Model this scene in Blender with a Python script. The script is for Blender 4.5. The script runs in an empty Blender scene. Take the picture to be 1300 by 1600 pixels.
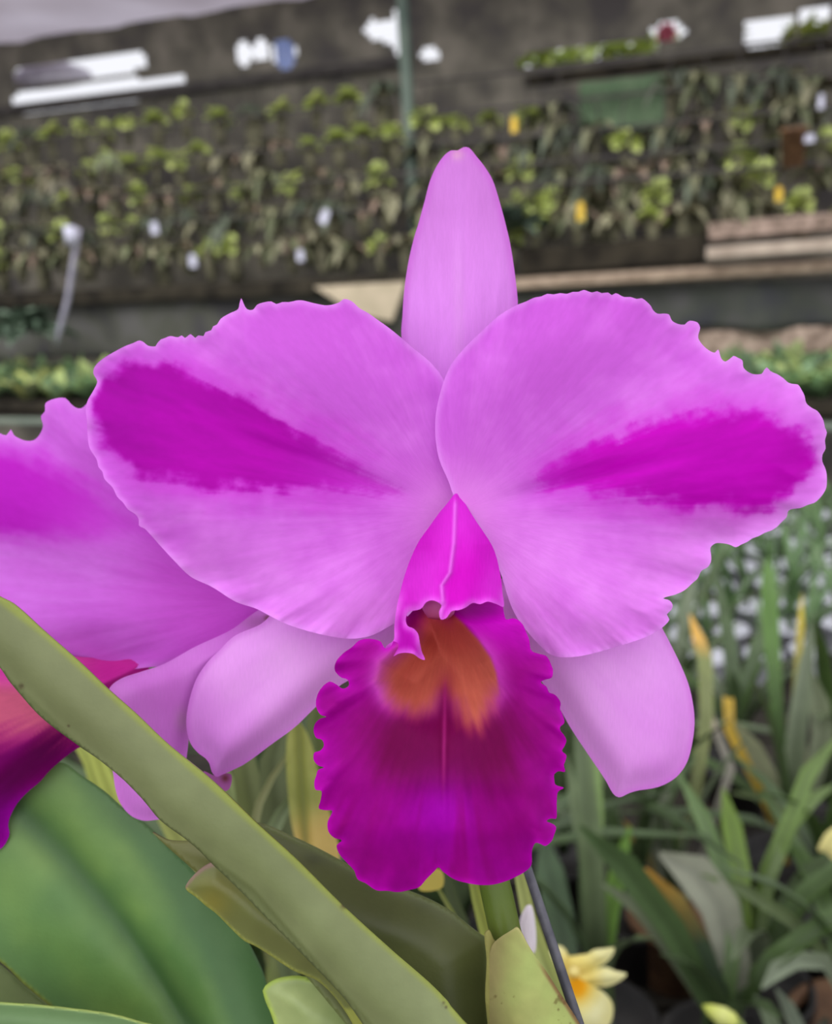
import bpy, math, random
import numpy as np
from mathutils import Vector, Matrix
from mathutils.geometry import delaunay_2d_cdt

random.seed(7)
scene = bpy.context.scene
COL = bpy.context.collection
scene.view_settings.view_transform = 'Standard'
scene.view_settings.look = 'None'

# ------------------------------------------------------------------ camera
F = 1500.0
CAMZ = 1.5
PITCH = math.radians(16.0)
ROLL = math.radians(3.5)
fw = Vector((0, math.cos(PITCH), -math.sin(PITCH)))
r0 = Vector((1, 0, 0))
u0 = Vector((0, math.sin(PITCH), math.cos(PITCH)))
ri = r0 * math.cos(ROLL) - u0 * math.sin(ROLL)
up = r0 * math.sin(ROLL) + u0 * math.cos(ROLL)
CAM = Vector((0, 0, CAMZ))
cd = bpy.data.cameras.new('camera')
cam = bpy.data.objects.new('camera', cd)
COL.objects.link(cam)
m = Matrix((ri, up, -fw)).transposed().to_4x4()
m.translation = CAM
cam.matrix_world = m
cd.sensor_width = 36
cd.lens = 36 * F / 1600
cd.clip_start = 0.01
cd.dof.use_dof = True
cd.dof.focus_distance = 0.216
cd.dof.aperture_fstop = cd.lens / 2.6
scene.camera = cam


def ray(x, y):
    return fw + ri * ((x - 650) / F) - up * ((y - 800) / F)


def P(x, y, d):                       # a point d metres in front of the lens plane
    return CAM + ray(x, y) * d


def PY(x, y, Y):                      # a point on the vertical plane Y
    q = ray(x, y)
    return CAM + q * (Y / q.y)


def PZ(x, y, z):                      # a point on the horizontal plane z
    q = ray(x, y)
    return CAM + q * ((z - CAMZ) / q.z)


YAW = math.radians(20)
BO = Vector((0, 5.6, 0))
BS = Vector((math.cos(YAW), -math.sin(YAW), 0))
BN = Vector((-math.sin(YAW), -math.cos(YAW), 0))


def BG(s, t, z):                      # back-wall frame: s along, t towards us
    return BO + BS * s + BN * t + Vector((0, 0, z))


def RW(x, y, t):                      # pixel ray meets the plane t -> (s, z)
    q = ray(x, y)
    k = (t - (CAM - BO).dot(BN)) / q.dot(BN)
    p = CAM + q * k
    return (p - BO).dot(BS), p.z


# ------------------------------------------------------------------ numbers
def lin(c):
    c = np.clip(np.asarray(c, float) / 255.0, 0, 1)
    return np.where(c <= 0.04045, c / 12.92, ((c + 0.055) / 1.055) ** 2.4)


def sstep(a, b, x):
    t = np.clip((x - a) / (b - a), 0, 1)
    return t * t * (3 - 2 * t)


def vnoise(x, y, seed=0):
    xi = np.floor(x).astype(np.int64)
    yi = np.floor(y).astype(np.int64)
    fx, fy = x - xi, y - yi
    fx, fy = fx * fx * (3 - 2 * fx), fy * fy * (3 - 2 * fy)

    def h(a, b):
        n = (a * 374761393 + b * 668265263 + seed * 982451653) & 0xFFFFFFFF
        n = ((n ^ (n >> 13)) * 1274126177) & 0xFFFFFFFF
        return ((n ^ (n >> 16)) & 0xFFFF) / 65535.0
    return (h(xi, yi) * (1 - fx) + h(xi + 1, yi) * fx) * (1 - fy) + (h(xi, yi + 1) * (1 - fx) + h(xi + 1, yi + 1) * fx) * fy


def fbm(x, y, s, seed=0, o=3):
    v, a, t = 0, 1.0, 0
    for k in range(o):
        v = v + a * (vnoise(x / s, y / s, seed + k) - 0.5)
        t += a
        a *= 0.55
        s *= 0.5
    return v / t * 2


def poly_dist(x, y, poly):            # + inside, - outside
    pts = np.asarray(poly, float)
    x = np.asarray(x, float); y = np.asarray(y, float)
    best = np.full(x.shape, 1e9)
    ins = np.zeros(x.shape, bool)
    n = len(pts)
    for i in range(n):
        ax, ay = pts[i]; bx, by = pts[(i + 1) % n]
        dx, dy = bx - ax, by - ay
        L = dx * dx + dy * dy + 1e-9
        t = np.clip(((x - ax) * dx + (y - ay) * dy) / L, 0, 1)
        best = np.minimum(best, np.hypot(x - ax - t * dx, y - ay - t * dy))
        if ay != by:
            c = ((ay > y) != (by > y)) & (x < (bx - ax) * (y - ay) / (by - ay) + ax)
            ins ^= c
    return np.where(ins, best, -best)


def spline(pts, step=5.0, closed=True):
    pts = [np.array(p, float) for p in pts]
    n = len(pts)
    out = []
    for i in range(n if closed else n - 1):
        p0, p1, p2, p3 = (pts[(i - 1) % n], pts[i], pts[(i + 1) % n], pts[(i + 2) % n]) if closed else \
            (pts[max(i - 1, 0)], pts[i], pts[i + 1], pts[min(i + 2, n - 1)])
        k = max(1, int(np.linalg.norm((p2 - p1)[:2]) / step))
        # centripetal-ish tangents, limited so that jags do not overshoot
        L = np.linalg.norm(p2 - p1)
        m1 = (p2 - p0) * (L / (np.linalg.norm(p2 - p1) + np.linalg.norm(p1 - p0) + 1e-9))
        m2 = (p3 - p1) * (L / (np.linalg.norm(p3 - p2) + np.linalg.norm(p2 - p1) + 1e-9))
        for j in range(k):
            t = j / k
            t2, t3 = t * t, t * t * t
            out.append((2 * t3 - 3 * t2 + 1) * p1 + (t3 - 2 * t2 + t) * m1 + (-2 * t3 + 3 * t2) * p2 + (t3 - t2) * m2)
    if not closed:
        out.append(pts[-1])
    return np.array(out)


def curve1(xs, ys):                   # smooth 1-D interpolation
    xs = np.array(xs, float); ys = np.array(ys, float)
    g = np.linspace(xs[0], xs[-1], 600)
    v = np.interp(g, xs, ys)
    w = 61
    k = np.hanning(w); k /= k.sum()
    v = np.convolve(np.pad(v, w // 2, mode='edge'), k, 'valid')
    return lambda q: np.interp(q, g, v)


# ------------------------------------------------------------------ materials
def base_mat(name):
    mt = bpy.data.materials.new(name)
    mt.use_nodes = True
    nt = mt.node_tree
    nt.nodes.clear()
    out = nt.nodes.new('ShaderNodeOutputMaterial')
    return mt, nt, out


def attr_mat(name, rough=0.5, spec=0.3, trans=0.0, nscale=300, namp=0.12, bump=0.0, bscale=600, coat=0.0, uvstretch=None):
    """colour attribute 'Col' broken up by noise, with some light let through"""
    mt, nt, out = base_mat(name)
    N, Lk = nt.nodes, nt.links
    a = N.new('ShaderNodeAttribute'); a.attribute_name = 'Col'
    tc = N.new('ShaderNodeTexCoord')
    nz = N.new('ShaderNodeTexNoise'); nz.inputs['Scale'].default_value = nscale
    nz.inputs['Detail'].default_value = 3
    src = tc.outputs['Object']
    if uvstretch:
        mp = N.new('ShaderNodeMapping')
        mp.inputs['Scale'].default_value = (uvstretch[0], uvstretch[1], 1)
        Lk.new(tc.outputs['UV'], mp.inputs['Vector'])
        src = mp.outputs['Vector']
        nz.inputs['Scale'].default_value = 1.0
    Lk.new(src, nz.inputs['Vector'])
    mr = N.new('ShaderNodeMapRange')
    mr.inputs['From Min'].default_value = 0.25; mr.inputs['From Max'].default_value = 0.75
    mr.inputs['To Min'].default_value = 1 - namp; mr.inputs['To Max'].default_value = 1 + namp
    Lk.new(nz.outputs['Fac'], mr.inputs['Value'])
    mul = N.new('ShaderNodeVectorMath'); mul.operation = 'SCALE'
    Lk.new(a.outputs['Color'], mul.inputs[0]); Lk.new(mr.outputs['Result'], mul.inputs['Scale'])
    p = N.new('ShaderNodeBsdfPrincipled')
    p.inputs['Roughness'].default_value = rough
    p.inputs['Specular IOR Level'].default_value = spec
    p.inputs['Coat Weight'].default_value = coat
    Lk.new(mul.outputs['Vector'], p.inputs['Base Color'])
    sh = p.outputs['BSDF']
    if bump:
        b = N.new('ShaderNodeBump')
        b.inputs['Strength'].default_value = bump
        b.inputs['Distance'].default_value = 0.0004
        if uvstretch:
            Lk.new(nz.outputs['Fac'], b.inputs['Height'])
        else:
            n2 = N.new('ShaderNodeTexNoise'); n2.inputs['Scale'].default_value = bscale
            Lk.new(tc.outputs['Object'], n2.inputs['Vector'])
            Lk.new(n2.outputs['Fac'], b.inputs['Height'])
        Lk.new(b.outputs['Normal'], p.inputs['Normal'])
    if trans:
        t = N.new('ShaderNodeBsdfTranslucent')
        Lk.new(mul.outputs['Vector'], t.inputs['Color'])
        mx = N.new('ShaderNodeMixShader'); mx.inputs[0].default_value = trans
        Lk.new(p.outputs['BSDF'], mx.inputs[1]); Lk.new(t.outputs['BSDF'], mx.inputs[2])
        sh = mx.outputs['Shader']
    Lk.new(sh, out.inputs['Surface'])
    return mt


def noise_mat(name, c1, c2, scale=8, rough=0.8, spec=0.2, c3=None, detail=5, stretch=(1, 1, 1), trans=0.0, bump=0.0):
    mt, nt, out = base_mat(name)
    N, Lk = nt.nodes, nt.links
    tc = N.new('ShaderNodeTexCoord')
    mp = N.new('ShaderNodeMapping'); mp.inputs['Scale'].default_value = stretch
    Lk.new(tc.outputs['Object'], mp.inputs['Vector'])
    nz = N.new('ShaderNodeTexNoise'); nz.inputs['Scale'].default_value = scale; nz.inputs['Detail'].default_value = detail
    Lk.new(mp.outputs['Vector'], nz.inputs['Vector'])
    rp = N.new('ShaderNodeValToRGB')
    e = rp.color_ramp.elements
    e[0].position = 0.36; e[0].color = (*lin(c1), 1)
    e[1].position = 0.64; e[1].color = (*lin(c2), 1)
    if c3 is not None:
        x = rp.color_ramp.elements.new(0.5); x.color = (*lin(c3), 1)
    Lk.new(nz.outputs['Fac'], rp.inputs['Fac'])
    p = N.new('ShaderNodeBsdfPrincipled')
    p.inputs['Roughness'].default_value = rough
    p.inputs['Specular IOR Level'].default_value = spec
    Lk.new(rp.outputs['Color'], p.inputs['Base Color'])
    sh = p.outputs['BSDF']
    if bump:
        b = N.new('ShaderNodeBump'); b.inputs['Strength'].default_value = bump; b.inputs['Distance'].default_value = 0.01
        Lk.new(nz.outputs['Fac'], b.inputs['Height']); Lk.new(b.outputs['Normal'], p.inputs['Normal'])
    if trans:
        t = N.new('ShaderNodeBsdfTranslucent')
        Lk.new(rp.outputs['Color'], t.inputs['Color'])
        mx = N.new('ShaderNodeMixShader'); mx.inputs[0].default_value = trans
        Lk.new(p.outputs['BSDF'], mx.inputs[1]); Lk.new(t.outputs['BSDF'], mx.inputs[2])
        sh = mx.outputs['Shader']
    Lk.new(sh, out.inputs['Surface'])
    return mt


M_PETAL = attr_mat('petal_skin', rough=0.65, spec=0.10, trans=0.22, namp=0.035, bump=0.10, uvstretch=(46, 5))
M_LIP = attr_mat('lip_velvet', rough=0.65, spec=0.08, trans=0.10, namp=0.06, bump=0.12, uvstretch=(30, 5))
M_LEAF = attr_mat('thick_leaf', rough=0.42, spec=0.35, trans=0.05, nscale=160, namp=0.06, bump=0.12, bscale=900)
M_SHEATH = attr_mat('dry_sheath', rough=0.6, spec=0.25, trans=0.1, nscale=260, namp=0.08, bump=0.15, bscale=500)
M_BGLEAF = attr_mat('strap_leaf', rough=0.4, spec=0.4, trans=0.12, nscale=25, namp=0.18)
M_BGPLANT = attr_mat('rack_leaf', rough=0.55, spec=0.25, trans=0.15, nscale=14, namp=0.25)
M_PALE = attr_mat('pale_petal', rough=0.55, spec=0.2, trans=0.25, nscale=120, namp=0.04)
M_STAKE = noise_mat('coated_wire', (72, 72, 82), (98, 97, 106), 220, 0.45, 0.4)
M_POT = noise_mat('dark_pot', (32, 30, 30), (48, 45, 44), 30, 0.5, 0.3)
M_POTB = noise_mat('brown_pot', (88, 62, 45), (120, 88, 62), 30, 0.6, 0.3)
M_WPOT = noise_mat('white_pot', (200, 200, 210), (226, 226, 236), 30, 0.4, 0.4)
M_SOIL = noise_mat('bark_mix', (28, 24, 20), (66, 54, 44), 90, 0.9, 0.1)
M_BENCH = noise_mat('dark_bench', (32, 29, 26), (52, 47, 40), 20, 0.8, 0.2)
M_WALL = noise_mat('shade_net', (84, 80, 78), (134, 128, 116), 4.5, 0.9, 0.1, c3=(106, 102, 92), detail=8)
M_FLOOR = noise_mat('soil_floor', (32, 29, 26), (66, 60, 52), 6, 0.95, 0.1, bump=0.4)
M_ROOF = noise_mat('roof_sheet', (168, 158, 168), (196, 188, 200), 1.2, 0.6, 0.2, trans=0.55)
M_MOUNT = noise_mat('bark_slab', (76, 74, 60), (118, 114, 92), 30, 0.9, 0.1)
M_WOOD = noise_mat('weathered_wood', (128, 110, 94), (172, 152, 132), 9, 0.8, 0.2, stretch=(1, 6, 6))
M_DARKW = noise_mat('black_plank', (34, 31, 27), (58, 53, 44), 9, 0.9, 0.1)
M_CLOTH = noise_mat('grey_cloth', (70, 68, 70), (92, 90, 88), 5, 0.95, 0.1, c3=(82, 82, 74))
M_POST = noise_mat('teal_post', (86, 100, 92), (112, 124, 112), 6, 0.7, 0.2)
M_RAIL = noise_mat('dark_rail', (58, 54, 54), (80, 76, 72), 8, 0.8, 0.2)
M_WHITE = noise_mat('white_plastic', (180, 178, 195), (205, 204, 220), 20, 0.5, 0.3)
M_YTAG = noise_mat('yellow_plastic', (205, 165, 50), (220, 185, 70), 20, 0.5, 0.3)
M_BLUE = noise_mat('blue_sheet', (150, 170, 230), (180, 195, 245), 10, 0.5, 0.3, trans=0.5)
M_RED = noise_mat('red_bloom', (238, 112, 140), (246, 135, 155), 20, 0.6, 0.2)
M_GNET = noise_mat('green_net', (98, 122, 92), (118, 140, 108), 8, 0.9, 0.1)


# ------------------------------------------------------------------ objects
def tag(o, label=None, cat=None, group=None, kind=None):
    if label: o['label'] = label
    if cat: o['category'] = cat
    if group: o['group'] = group
    if kind: o['kind'] = kind
    return o


def empty(name, loc=(0, 0, 0), rz=0.0, parent=None):
    o = bpy.data.objects.new(name, None)
    COL.objects.link(o)
    o.location = loc
    o.rotation_euler = (0, 0, rz)
    if parent: o.parent = parent
    return o


def mesh_obj(name, verts, faces, mat, parent=None, cols=None, uvs=None, origin=None, smooth=True, world=True):
    """verts are world coordinates; the object's origin is put at `origin`, and it sits under `parent` without moving."""
    org = Vector(origin) if origin is not None else Vector((0, 0, 0))
    if parent is not None and origin is None:
        org = abs_loc(parent)
    me = bpy.data.meshes.new(name)
    me.from_pydata([tuple(Vector(v) - org) for v in verts] if world else [tuple(v) for v in verts], [], faces)
    me.update()
    if cols is not None:
        at = me.color_attributes.new('Col', 'FLOAT_COLOR', 'POINT')
        c = np.ones((len(me.vertices), 4))
        c[:, :3] = lin(cols)
        at.data.foreach_set('color', c.ravel())
    if uvs is not None:
        ul = me.uv_layers.new(name='UVMap')
        idx = np.empty(len(me.loops), int)
        me.loops.foreach_get('vertex_index', idx)
        ul.data.foreach_set('uv', np.asarray(uvs, float)[idx].ravel())
    if smooth:
        me.polygons.foreach_set('use_smooth', [True] * len(me.polygons))
    me.materials.append(mat)
    o = bpy.data.objects.new(name, me)
    COL.objects.link(o)
    if world:
        if parent is not None:
            o.parent = parent
            o.location = org - abs_loc(parent)
        else:
            o.location = org
    elif parent is not None:
        o.parent = parent
    return o


def abs_loc(o):
    v = Vector(o.location)
    while o.parent:
        o = o.parent
        v += Vector(o.location)
    return v


def solid(o, t, off=-1.0):
    s = o.modifiers.new('thickness', 'SOLIDIFY')
    s.thickness = t
    s.offset = off
    s.use_even_offset = False
    return o


def sheet(name, outline, depth, colour, mat, parent, step=4.0, uv=None, smooth_outline=True, thick=0.0):
    """a curved blade: its outline, its relief and its colour are functions of position across the blade"""
    ol = spline(outline, step) if smooth_outline else np.array(outline, float)
    x0, y0 = ol.min(0); x1, y1 = ol.max(0)
    gx, gy = np.meshgrid(np.arange(x0, x1, step), np.arange(y0, y1, step * 0.87))
    gx = gx + (np.arange(gx.shape[0]) % 2)[:, None] * step * 0.5
    gx, gy = gx.ravel(), gy.ravel()
    pd = poly_dist(gx, gy, ol)
    k = pd > step * 0.55
    pts = np.concatenate([ol, np.stack([gx[k], gy[k]], 1)])
    n = len(ol)
    r = delaunay_2d_cdt([Vector(p) for p in pts], [(i, (i + 1) % n) for i in range(n)], [], 1, 1e-4)
    v = np.array([tuple(q) for q in r[0]])
    x, y = v[:, 0], v[:, 1]
    e = np.maximum(poly_dist(x, y, ol), 0)
    d = depth(x, y, e)
    cc = colour(x, y, e)
    w = np.array(ray(650, 800))[None, :] + ((x - 650) / F)[:, None] * np.array(ri)[None, :] - ((y - 800) / F)[:, None] * np.array(up)[None, :]
    w = np.array(CAM)[None, :] + w * d[:, None]
    uvs = uv(x, y) if uv else np.stack([x / 100, y / 100], 1)
    fs = [tuple(reversed(f)) for f in r[2]]
    o = mesh_obj(name, [Vector(q) for q in w], fs, mat, parent, cc, uvs)
    if thick:
        solid(o, thick, 1.0)
    return o


class MB:
    def __init__(s):
        s.v, s.f, s.c = [], [], []

    def add(s, verts, faces, cols):
        b = len(s.v)
        s.v += [Vector(q) for q in verts]
        s.f += [tuple(b + i for i in f) for f in faces]
        s.c += list(cols)
        return s

    def box(s, c, size, col=(128, 128, 128), R=None):
        c = Vector(c)
        vs = []
        for dx in (-.5, .5):
            for dy in (-.5, .5):
                for dz in (-.5, .5):
                    q = Vector((dx * size[0], dy * size[1], dz * size[2]))
                    vs.append(c + (R @ q if R else q))
        return s.add(vs, [(0, 1, 3, 2), (4, 6, 7, 5), (0, 4, 5, 1), (2, 3, 7, 6), (0, 2, 6, 4), (1, 5, 7, 3)], [col] * 8)

    def ribbon(s, pts, widths, cols, side=None, fold=0.25, nx=5):
        """a strap leaf: creased along the middle"""
        pts = [Vector(p) for p in pts]
        n = len(pts)
        vs, cs, fs = [], [], []
        for i in range(n):
            t = (pts[min(i + 1, n - 1)] - pts[max(i - 1, 0)]).normalized()
            sd = Vector(side) if side is not None else t.cross(Vector((0, 0, 1)))
            sd = (sd - t * sd.dot(t))
            if sd.length < 1e-5:
                sd = Vector((1, 0, 0))
            sd.normalize()
            nn = sd.cross(t).normalized()
            for j in range(nx):
                u = j / (nx - 1) * 2 - 1
                vs.append(pts[i] + sd * (u * widths[i] / 2) + nn * (fold * (abs(u) - 0.5) * widths[i]))
                k = 0.86 if j == nx // 2 else 1.0
                cs.append(tuple(q * k for q in cols[i]))
        for i in range(n - 1):
            for j in range(nx - 1):
                a = i * nx + j
                fs.append((a, a + 1, a + nx + 1, a + nx))
        return s.add(vs, fs, cs)

    def tube(s, pts, rads, cols, seg=14):
        pts = [Vector(p) for p in pts]
        n = len(pts)
        vs, cs, fs = [], [], []
        ref = Vector((1, 0, 0.13))
        for i in range(n):
            t = (pts[min(i + 1, n - 1)] - pts[max(i - 1, 0)]).normalized()
            a = (ref - t * ref.dot(t)).normalized()
            b = t.cross(a)
            for j in range(seg):
                q = 2 * math.pi * j / seg
                vs.append(pts[i] + (a * math.cos(q) + b * math.sin(q)) * rads[i])
                cs.append(cols[i])
        for i in range(n - 1):
            for j in range(seg):
                a = i * seg + j; b = i * seg + (j + 1) % seg
                fs.append((a, b, b + seg, a + seg))
        fs.append(tuple(range(seg - 1, -1, -1)))
        fs.append(tuple((n - 1) * seg + j for j in range(seg)))
        return s.add(vs, fs, cs)

    def build(s, name, mat, parent=None, origin=None, smooth=True, world=True):
        return mesh_obj(name, s.v, s.f, mat, parent, s.c, None, origin, smooth, world)


def lathe(profile, seg=24):
    """(radius, z) pairs turned about the z axis"""
    vs, fs = [], []
    n = len(profile)
    for r, z in profile:
        for j in range(seg):
            a = 2 * math.pi * j / seg
            vs.append(Vector((r * math.cos(a), r * math.sin(a), z)))
    for i in range(n - 1):
        for j in range(seg):
            a = i * seg + j; b = i * seg + (j + 1) % seg
            fs.append((a, b, b + seg, a + seg))
    fs.append(tuple(range(seg - 1, -1, -1)))
    fs.append(tuple((n - 1) * seg + j for j in range(seg)))
    return vs, fs


def copy_tree(o, parent=None):
    c = o.copy()
    COL.objects.link(c)
    if parent is not None:
        c.parent = parent
    for ch in list(o.children):
        copy_tree(ch, c)
    return c


# ================================================================== THE ORCHID
D = 0.220                                        # the open flower's distance
root_xy = PZ(840, 1760, 1.27)
plant = empty('orchid_plant', (0.03, 0.17, 1.152))
tag(plant, 'pink and magenta orchid plant with two ruffled blooms and broad leaves, filling the foreground', 'orchid plant')
flower = empty('flower', P(705, 800, D + .01) - plant.location, parent=plant)
flower['label'] = 'large open bloom facing out, orange-throated magenta lip in its middle'

CX, CY = 712.0, 800.0


def polar_uv(cx, cy, k=1.0):
    def f(x, y):
        th = np.arctan2(y - cy, x - cx)
        th = np.where(th < -math.pi / 2, th + 2 * math.pi, th) if k > 0 else th
        return np.stack([th, np.hypot(x - cx, y - cy) / 100], 1)
    return f


def mixc(a, b, t):
    t = np.asarray(t)[:, None]
    return np.asarray(a, float) * (1 - t) + np.asarray(b, float) * t


def const(c, x):
    return np.repeat(np.asarray(c, float)[None, :], len(x), 0)


LEFT_PETAL = [(700, 640), (694, 596), (682, 577), (668, 562), (648, 546), (626, 527), (606, 511), (589, 499), (575, 489), (561, 481), (550, 471), (538, 467), (529, 473), (511, 477), (492, 474), (469, 469), (451, 472), (441, 472), (432, 475),
 (424, 471), (414, 472), (402, 476), (395, 484), (386, 483), (381, 475), (377, 466), (374, 475), (372, 483), (358, 490), (345, 498), (339, 507), (333, 510), (330, 516), (321, 519), (318, 525), (310, 524), (305, 528), (298, 522), (289, 528), (284, 524), (278, 527), (266, 525),
 (258, 528), (252, 530), (246, 536), (243, 541), (231, 540), (225, 535), (218, 532), (208, 536), (195, 541), (178, 550), (160, 561), (148, 573), (146, 584), (152, 596), (146, 610), (137, 626), (134, 640), (136, 658), (137, 680), (140, 700), (151, 718), (154, 730), (160, 737), (163, 748),
 (176, 762), (183, 776), (192, 785), (200, 796), (212, 804), (217, 812), (217, 821), (226, 826), (232, 832), (248, 850), (271, 875), (298, 901), (331, 917), (368, 940), (400, 951), (423, 963), (450, 976), (485, 987), (520, 995), (550, 998), (580, 993), (611, 977), (640, 960), (680, 900), (712, 800), (716, 720)]
RIGHT_PETAL = [(714, 790), (707, 770), (700, 750), (687, 720), (681, 690), (680, 665), (682, 640), (692, 600), (705, 570), (725, 545), (750, 520), (775, 497), (792, 485), (809, 476), (822, 471), (835, 465), (846, 463), (855, 459), (865, 460), (875, 458), (886, 459), (895, 456), (904, 456), (912, 453), (925, 457), (933, 455), (940, 458), (950, 457),
 (956, 461), (962, 458), (975, 464), (985, 464), (995, 467), (1003, 466), (1010, 471), (1017, 478), (1020, 484), (1027, 490), (1036, 490), (1045, 491), (1050, 501), (1059, 506), (1070, 507), (1074, 503), (1078, 501), (1090, 504), (1094, 512), (1092, 520), (1091, 528), (1097, 538), (1107, 547), (1117, 551), (1122, 546), (1127, 560), (1133, 565), (1141, 560), (1146, 556), (1153, 559), (1160, 563), (1162, 575), (1175, 584), (1190, 584), (1194, 578), (1198, 574), (1204, 580), (1215, 585), (1224, 591), (1232, 598),
 (1240, 600), (1247, 601), (1253, 610), (1257, 618), (1260, 630), (1268, 637), (1277, 642), (1283, 650), (1287, 658), (1289, 668), (1292, 676), (1289, 688), (1290, 701), (1285, 711), (1285, 721), (1290, 733), (1292, 746), (1290, 765), (1275, 784), (1262, 789), (1250, 794), (1240, 795), (1232, 798), (1229, 808), (1221, 816), (1213, 824), (1205, 829), (1196, 832), (1185, 838), (1176, 841),
 (1167, 847), (1158, 851), (1150, 855), (1140, 851), (1130, 849), (1118, 849), (1110, 856), (1111, 866), (1111, 877), (1106, 886), (1096, 892), (1090, 904), (1082, 911), (1070, 922), (1055, 929), (1040, 933), (1036, 935), (1046, 938), (1051, 945), (1049, 953), (1042, 960), (1046, 968), (1040, 976), (1030, 984), (1010, 995), (975, 1007), (930, 1020), (900, 1026), (870, 1026), (850, 1015), (805, 960), (780, 890), (752, 830)]
L_BLOTCH = [(150, 591), (197, 575), (252, 571), (285, 578), (308, 590), (340, 608), (386, 628), (432, 659), (488, 684), (515, 704), (557, 727), (600, 756), (620, 768), (560, 766), (515, 765), (446, 760), (377, 757), (321, 760), (285, 744), (257, 742), (225, 742), (192, 716), (169, 686), (151, 658), (147, 628)]
R_BLOTCH = [(838, 746), (880, 715), (930, 695), (980, 680), (1030, 665), (1070, 650), (1115, 640), (1150, 645), (1180, 640), (1215, 655), (1245, 680), (1265, 700), (1279, 725), (1260, 750), (1225, 772), (1205, 798), (1160, 800), (1140, 787), (1075, 790), (1010, 772), (950, 765), (890, 764), (860, 762)]

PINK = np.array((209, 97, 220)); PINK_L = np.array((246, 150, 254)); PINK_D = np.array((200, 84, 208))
MAG = np.array((174, 0, 168))


def petal_colour(blotch, base, tipdir, mag, seed, fade):
    bx, by = base

    def f(x, y, e):
        th = np.arctan2(y - by, x - bx); r = np.hypot(x - bx, y - by)
        vein = fbm(th * 260, r / 9, 9, seed, 3)
        soft = fbm(x, y, 170, seed + 9, 3)
        c = mixc(PINK, PINK_L, np.clip(0.02 + sstep(740, 900, y) * .62 + sstep(900, 1250, x) * .25 + soft * 0.5 + vein * 0.12 + fbm(x, y, 40, seed + 7, 3) * .25, 0, 1))  # lower part painted lighter, so lit-to-shaded contrast sits in the colour
        c = c + (PINK_D - PINK) * np.clip(-soft * 0.45 - vein * 0.15, 0, 0.8)[:, None]
        # pale towards the claw, paler rim
        c = c + (np.array((240, 160, 236)) - c) * (0.55 * np.exp(-(r / 85) ** 2))[:, None]
        c = c + (np.array((238, 160, 250)) - c) * (0.55 * np.exp(-(e / 7) ** 2))[:, None]
        sd = poly_dist(x, y, blotch)
        feather = fbm(th * 420, r / 26, 11, seed + 3, 3) * 12 + fbm(x, y, 22, seed + 5, 4) * 16
        k = sstep(-13, 12, sd + feather) * (0.35 + 0.65 * sstep(fade[0], fade[1], r)) * sstep(0, 10, e - 2 + fbm(x, y, 20, seed + 6) * 7)
        halo = 0.85 * sstep(-66, 8, sd + feather * 1.1) * sstep(60, 220, r) * sstep(0, 60, e)
        c = c + (np.array((206, 45, 206)) - c) * (halo * 0.55)[:, None]
        mg = mag[None, :] * (1 + 0.07 * vein[:, None]) + np.array((12, 0, 10)) * soft[:, None]
        c = c + (mg - c) * k[:, None]
        return np.clip(c, 0, 255)
    return f


def left_depth(x, y, e):
    bx, by = 712, 800
    th = np.arctan2(y - by, x - bx); th = np.where(th < 0, th + 2 * math.pi, th)
    r = np.hypot(x - bx, y - by)
    off = 6 - 7 * np.exp(-((r - 300) / 190) ** 2) + 5 * sstep(380, 640, r)
    off = off + 3.5 * np.exp(-(e / 55) ** 2) * sstep(60, 260, r)
    off += 1.6 * np.sin(th * 9 + 1.2) * sstep(150, 450, r)
    off += (0.9 * np.sin(th * 31 + 3 * fbm(x, y, 120, 4)) + 0.6 * fbm(th * 500, r / 4, 16, 12)) * np.exp(-e / 26) * sstep(100, 300, r)
    off += 0.12 * fbm(th * 200, r / 12, 9, 31, 2) * sstep(60, 240, r)
    # midrib groove towards the blotch
    a = np.abs(th - math.radians(199)); off += 1.3 * np.exp(-(a * r / 16) ** 2) * sstep(40, 120, r) * sstep(420, 250, r)
    return D + off / 1000


def right_depth(x, y, e):
    bx, by = 712, 800
    th = np.arctan2(y - by, x - bx)
    r = np.hypot(x - bx, y - by)
    off = 2 - 6 * np.exp(-((r - 280) / 180) ** 2) + 6 * sstep(380, 640, r)
    off += 3.5 * np.exp(-(e / 50) ** 2) * sstep(60, 260, r)
    off += 2.0 * np.sin(th * 8 + 0.3) * sstep(160, 450, r)
    off += (1.2 * np.sin(th * 27 + 3 * fbm(x, y, 120, 14)) + 0.7 * fbm(th * 500, r / 4, 16, 22)) * np.exp(-e / 32) * sstep(120, 330, r)
    off += 0.12 * fbm(th * 200, r / 12, 9, 41, 2) * sstep(60, 240, r)
    a = np.abs(th - math.radians(-14)); off += 1.3 * np.exp(-(a * r / 16) ** 2) * sstep(40, 120, r) * sstep(420, 250, r)
    return D + off / 1000


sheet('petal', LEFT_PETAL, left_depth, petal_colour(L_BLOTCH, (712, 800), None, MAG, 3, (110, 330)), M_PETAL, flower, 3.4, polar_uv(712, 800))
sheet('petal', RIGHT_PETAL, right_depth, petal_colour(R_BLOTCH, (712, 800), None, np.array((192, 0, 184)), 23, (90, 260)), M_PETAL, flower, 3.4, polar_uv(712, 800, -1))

DORSAL = [(715, 235), (724, 230), (733, 231), (745, 245), (757, 260), (770, 282), (782, 320), (790, 350), (797, 380), (802, 410), (806, 440), (809, 475), (806, 520), (790, 570), (765, 620), (735, 680), (712, 780), (690, 690), (665, 620), (645, 575), (628, 530), (629, 490), (632, 450), (638, 410), (646, 375), (655, 345), (664, 312), (672, 282), (682, 260), (694, 243), (705, 235)]


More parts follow.
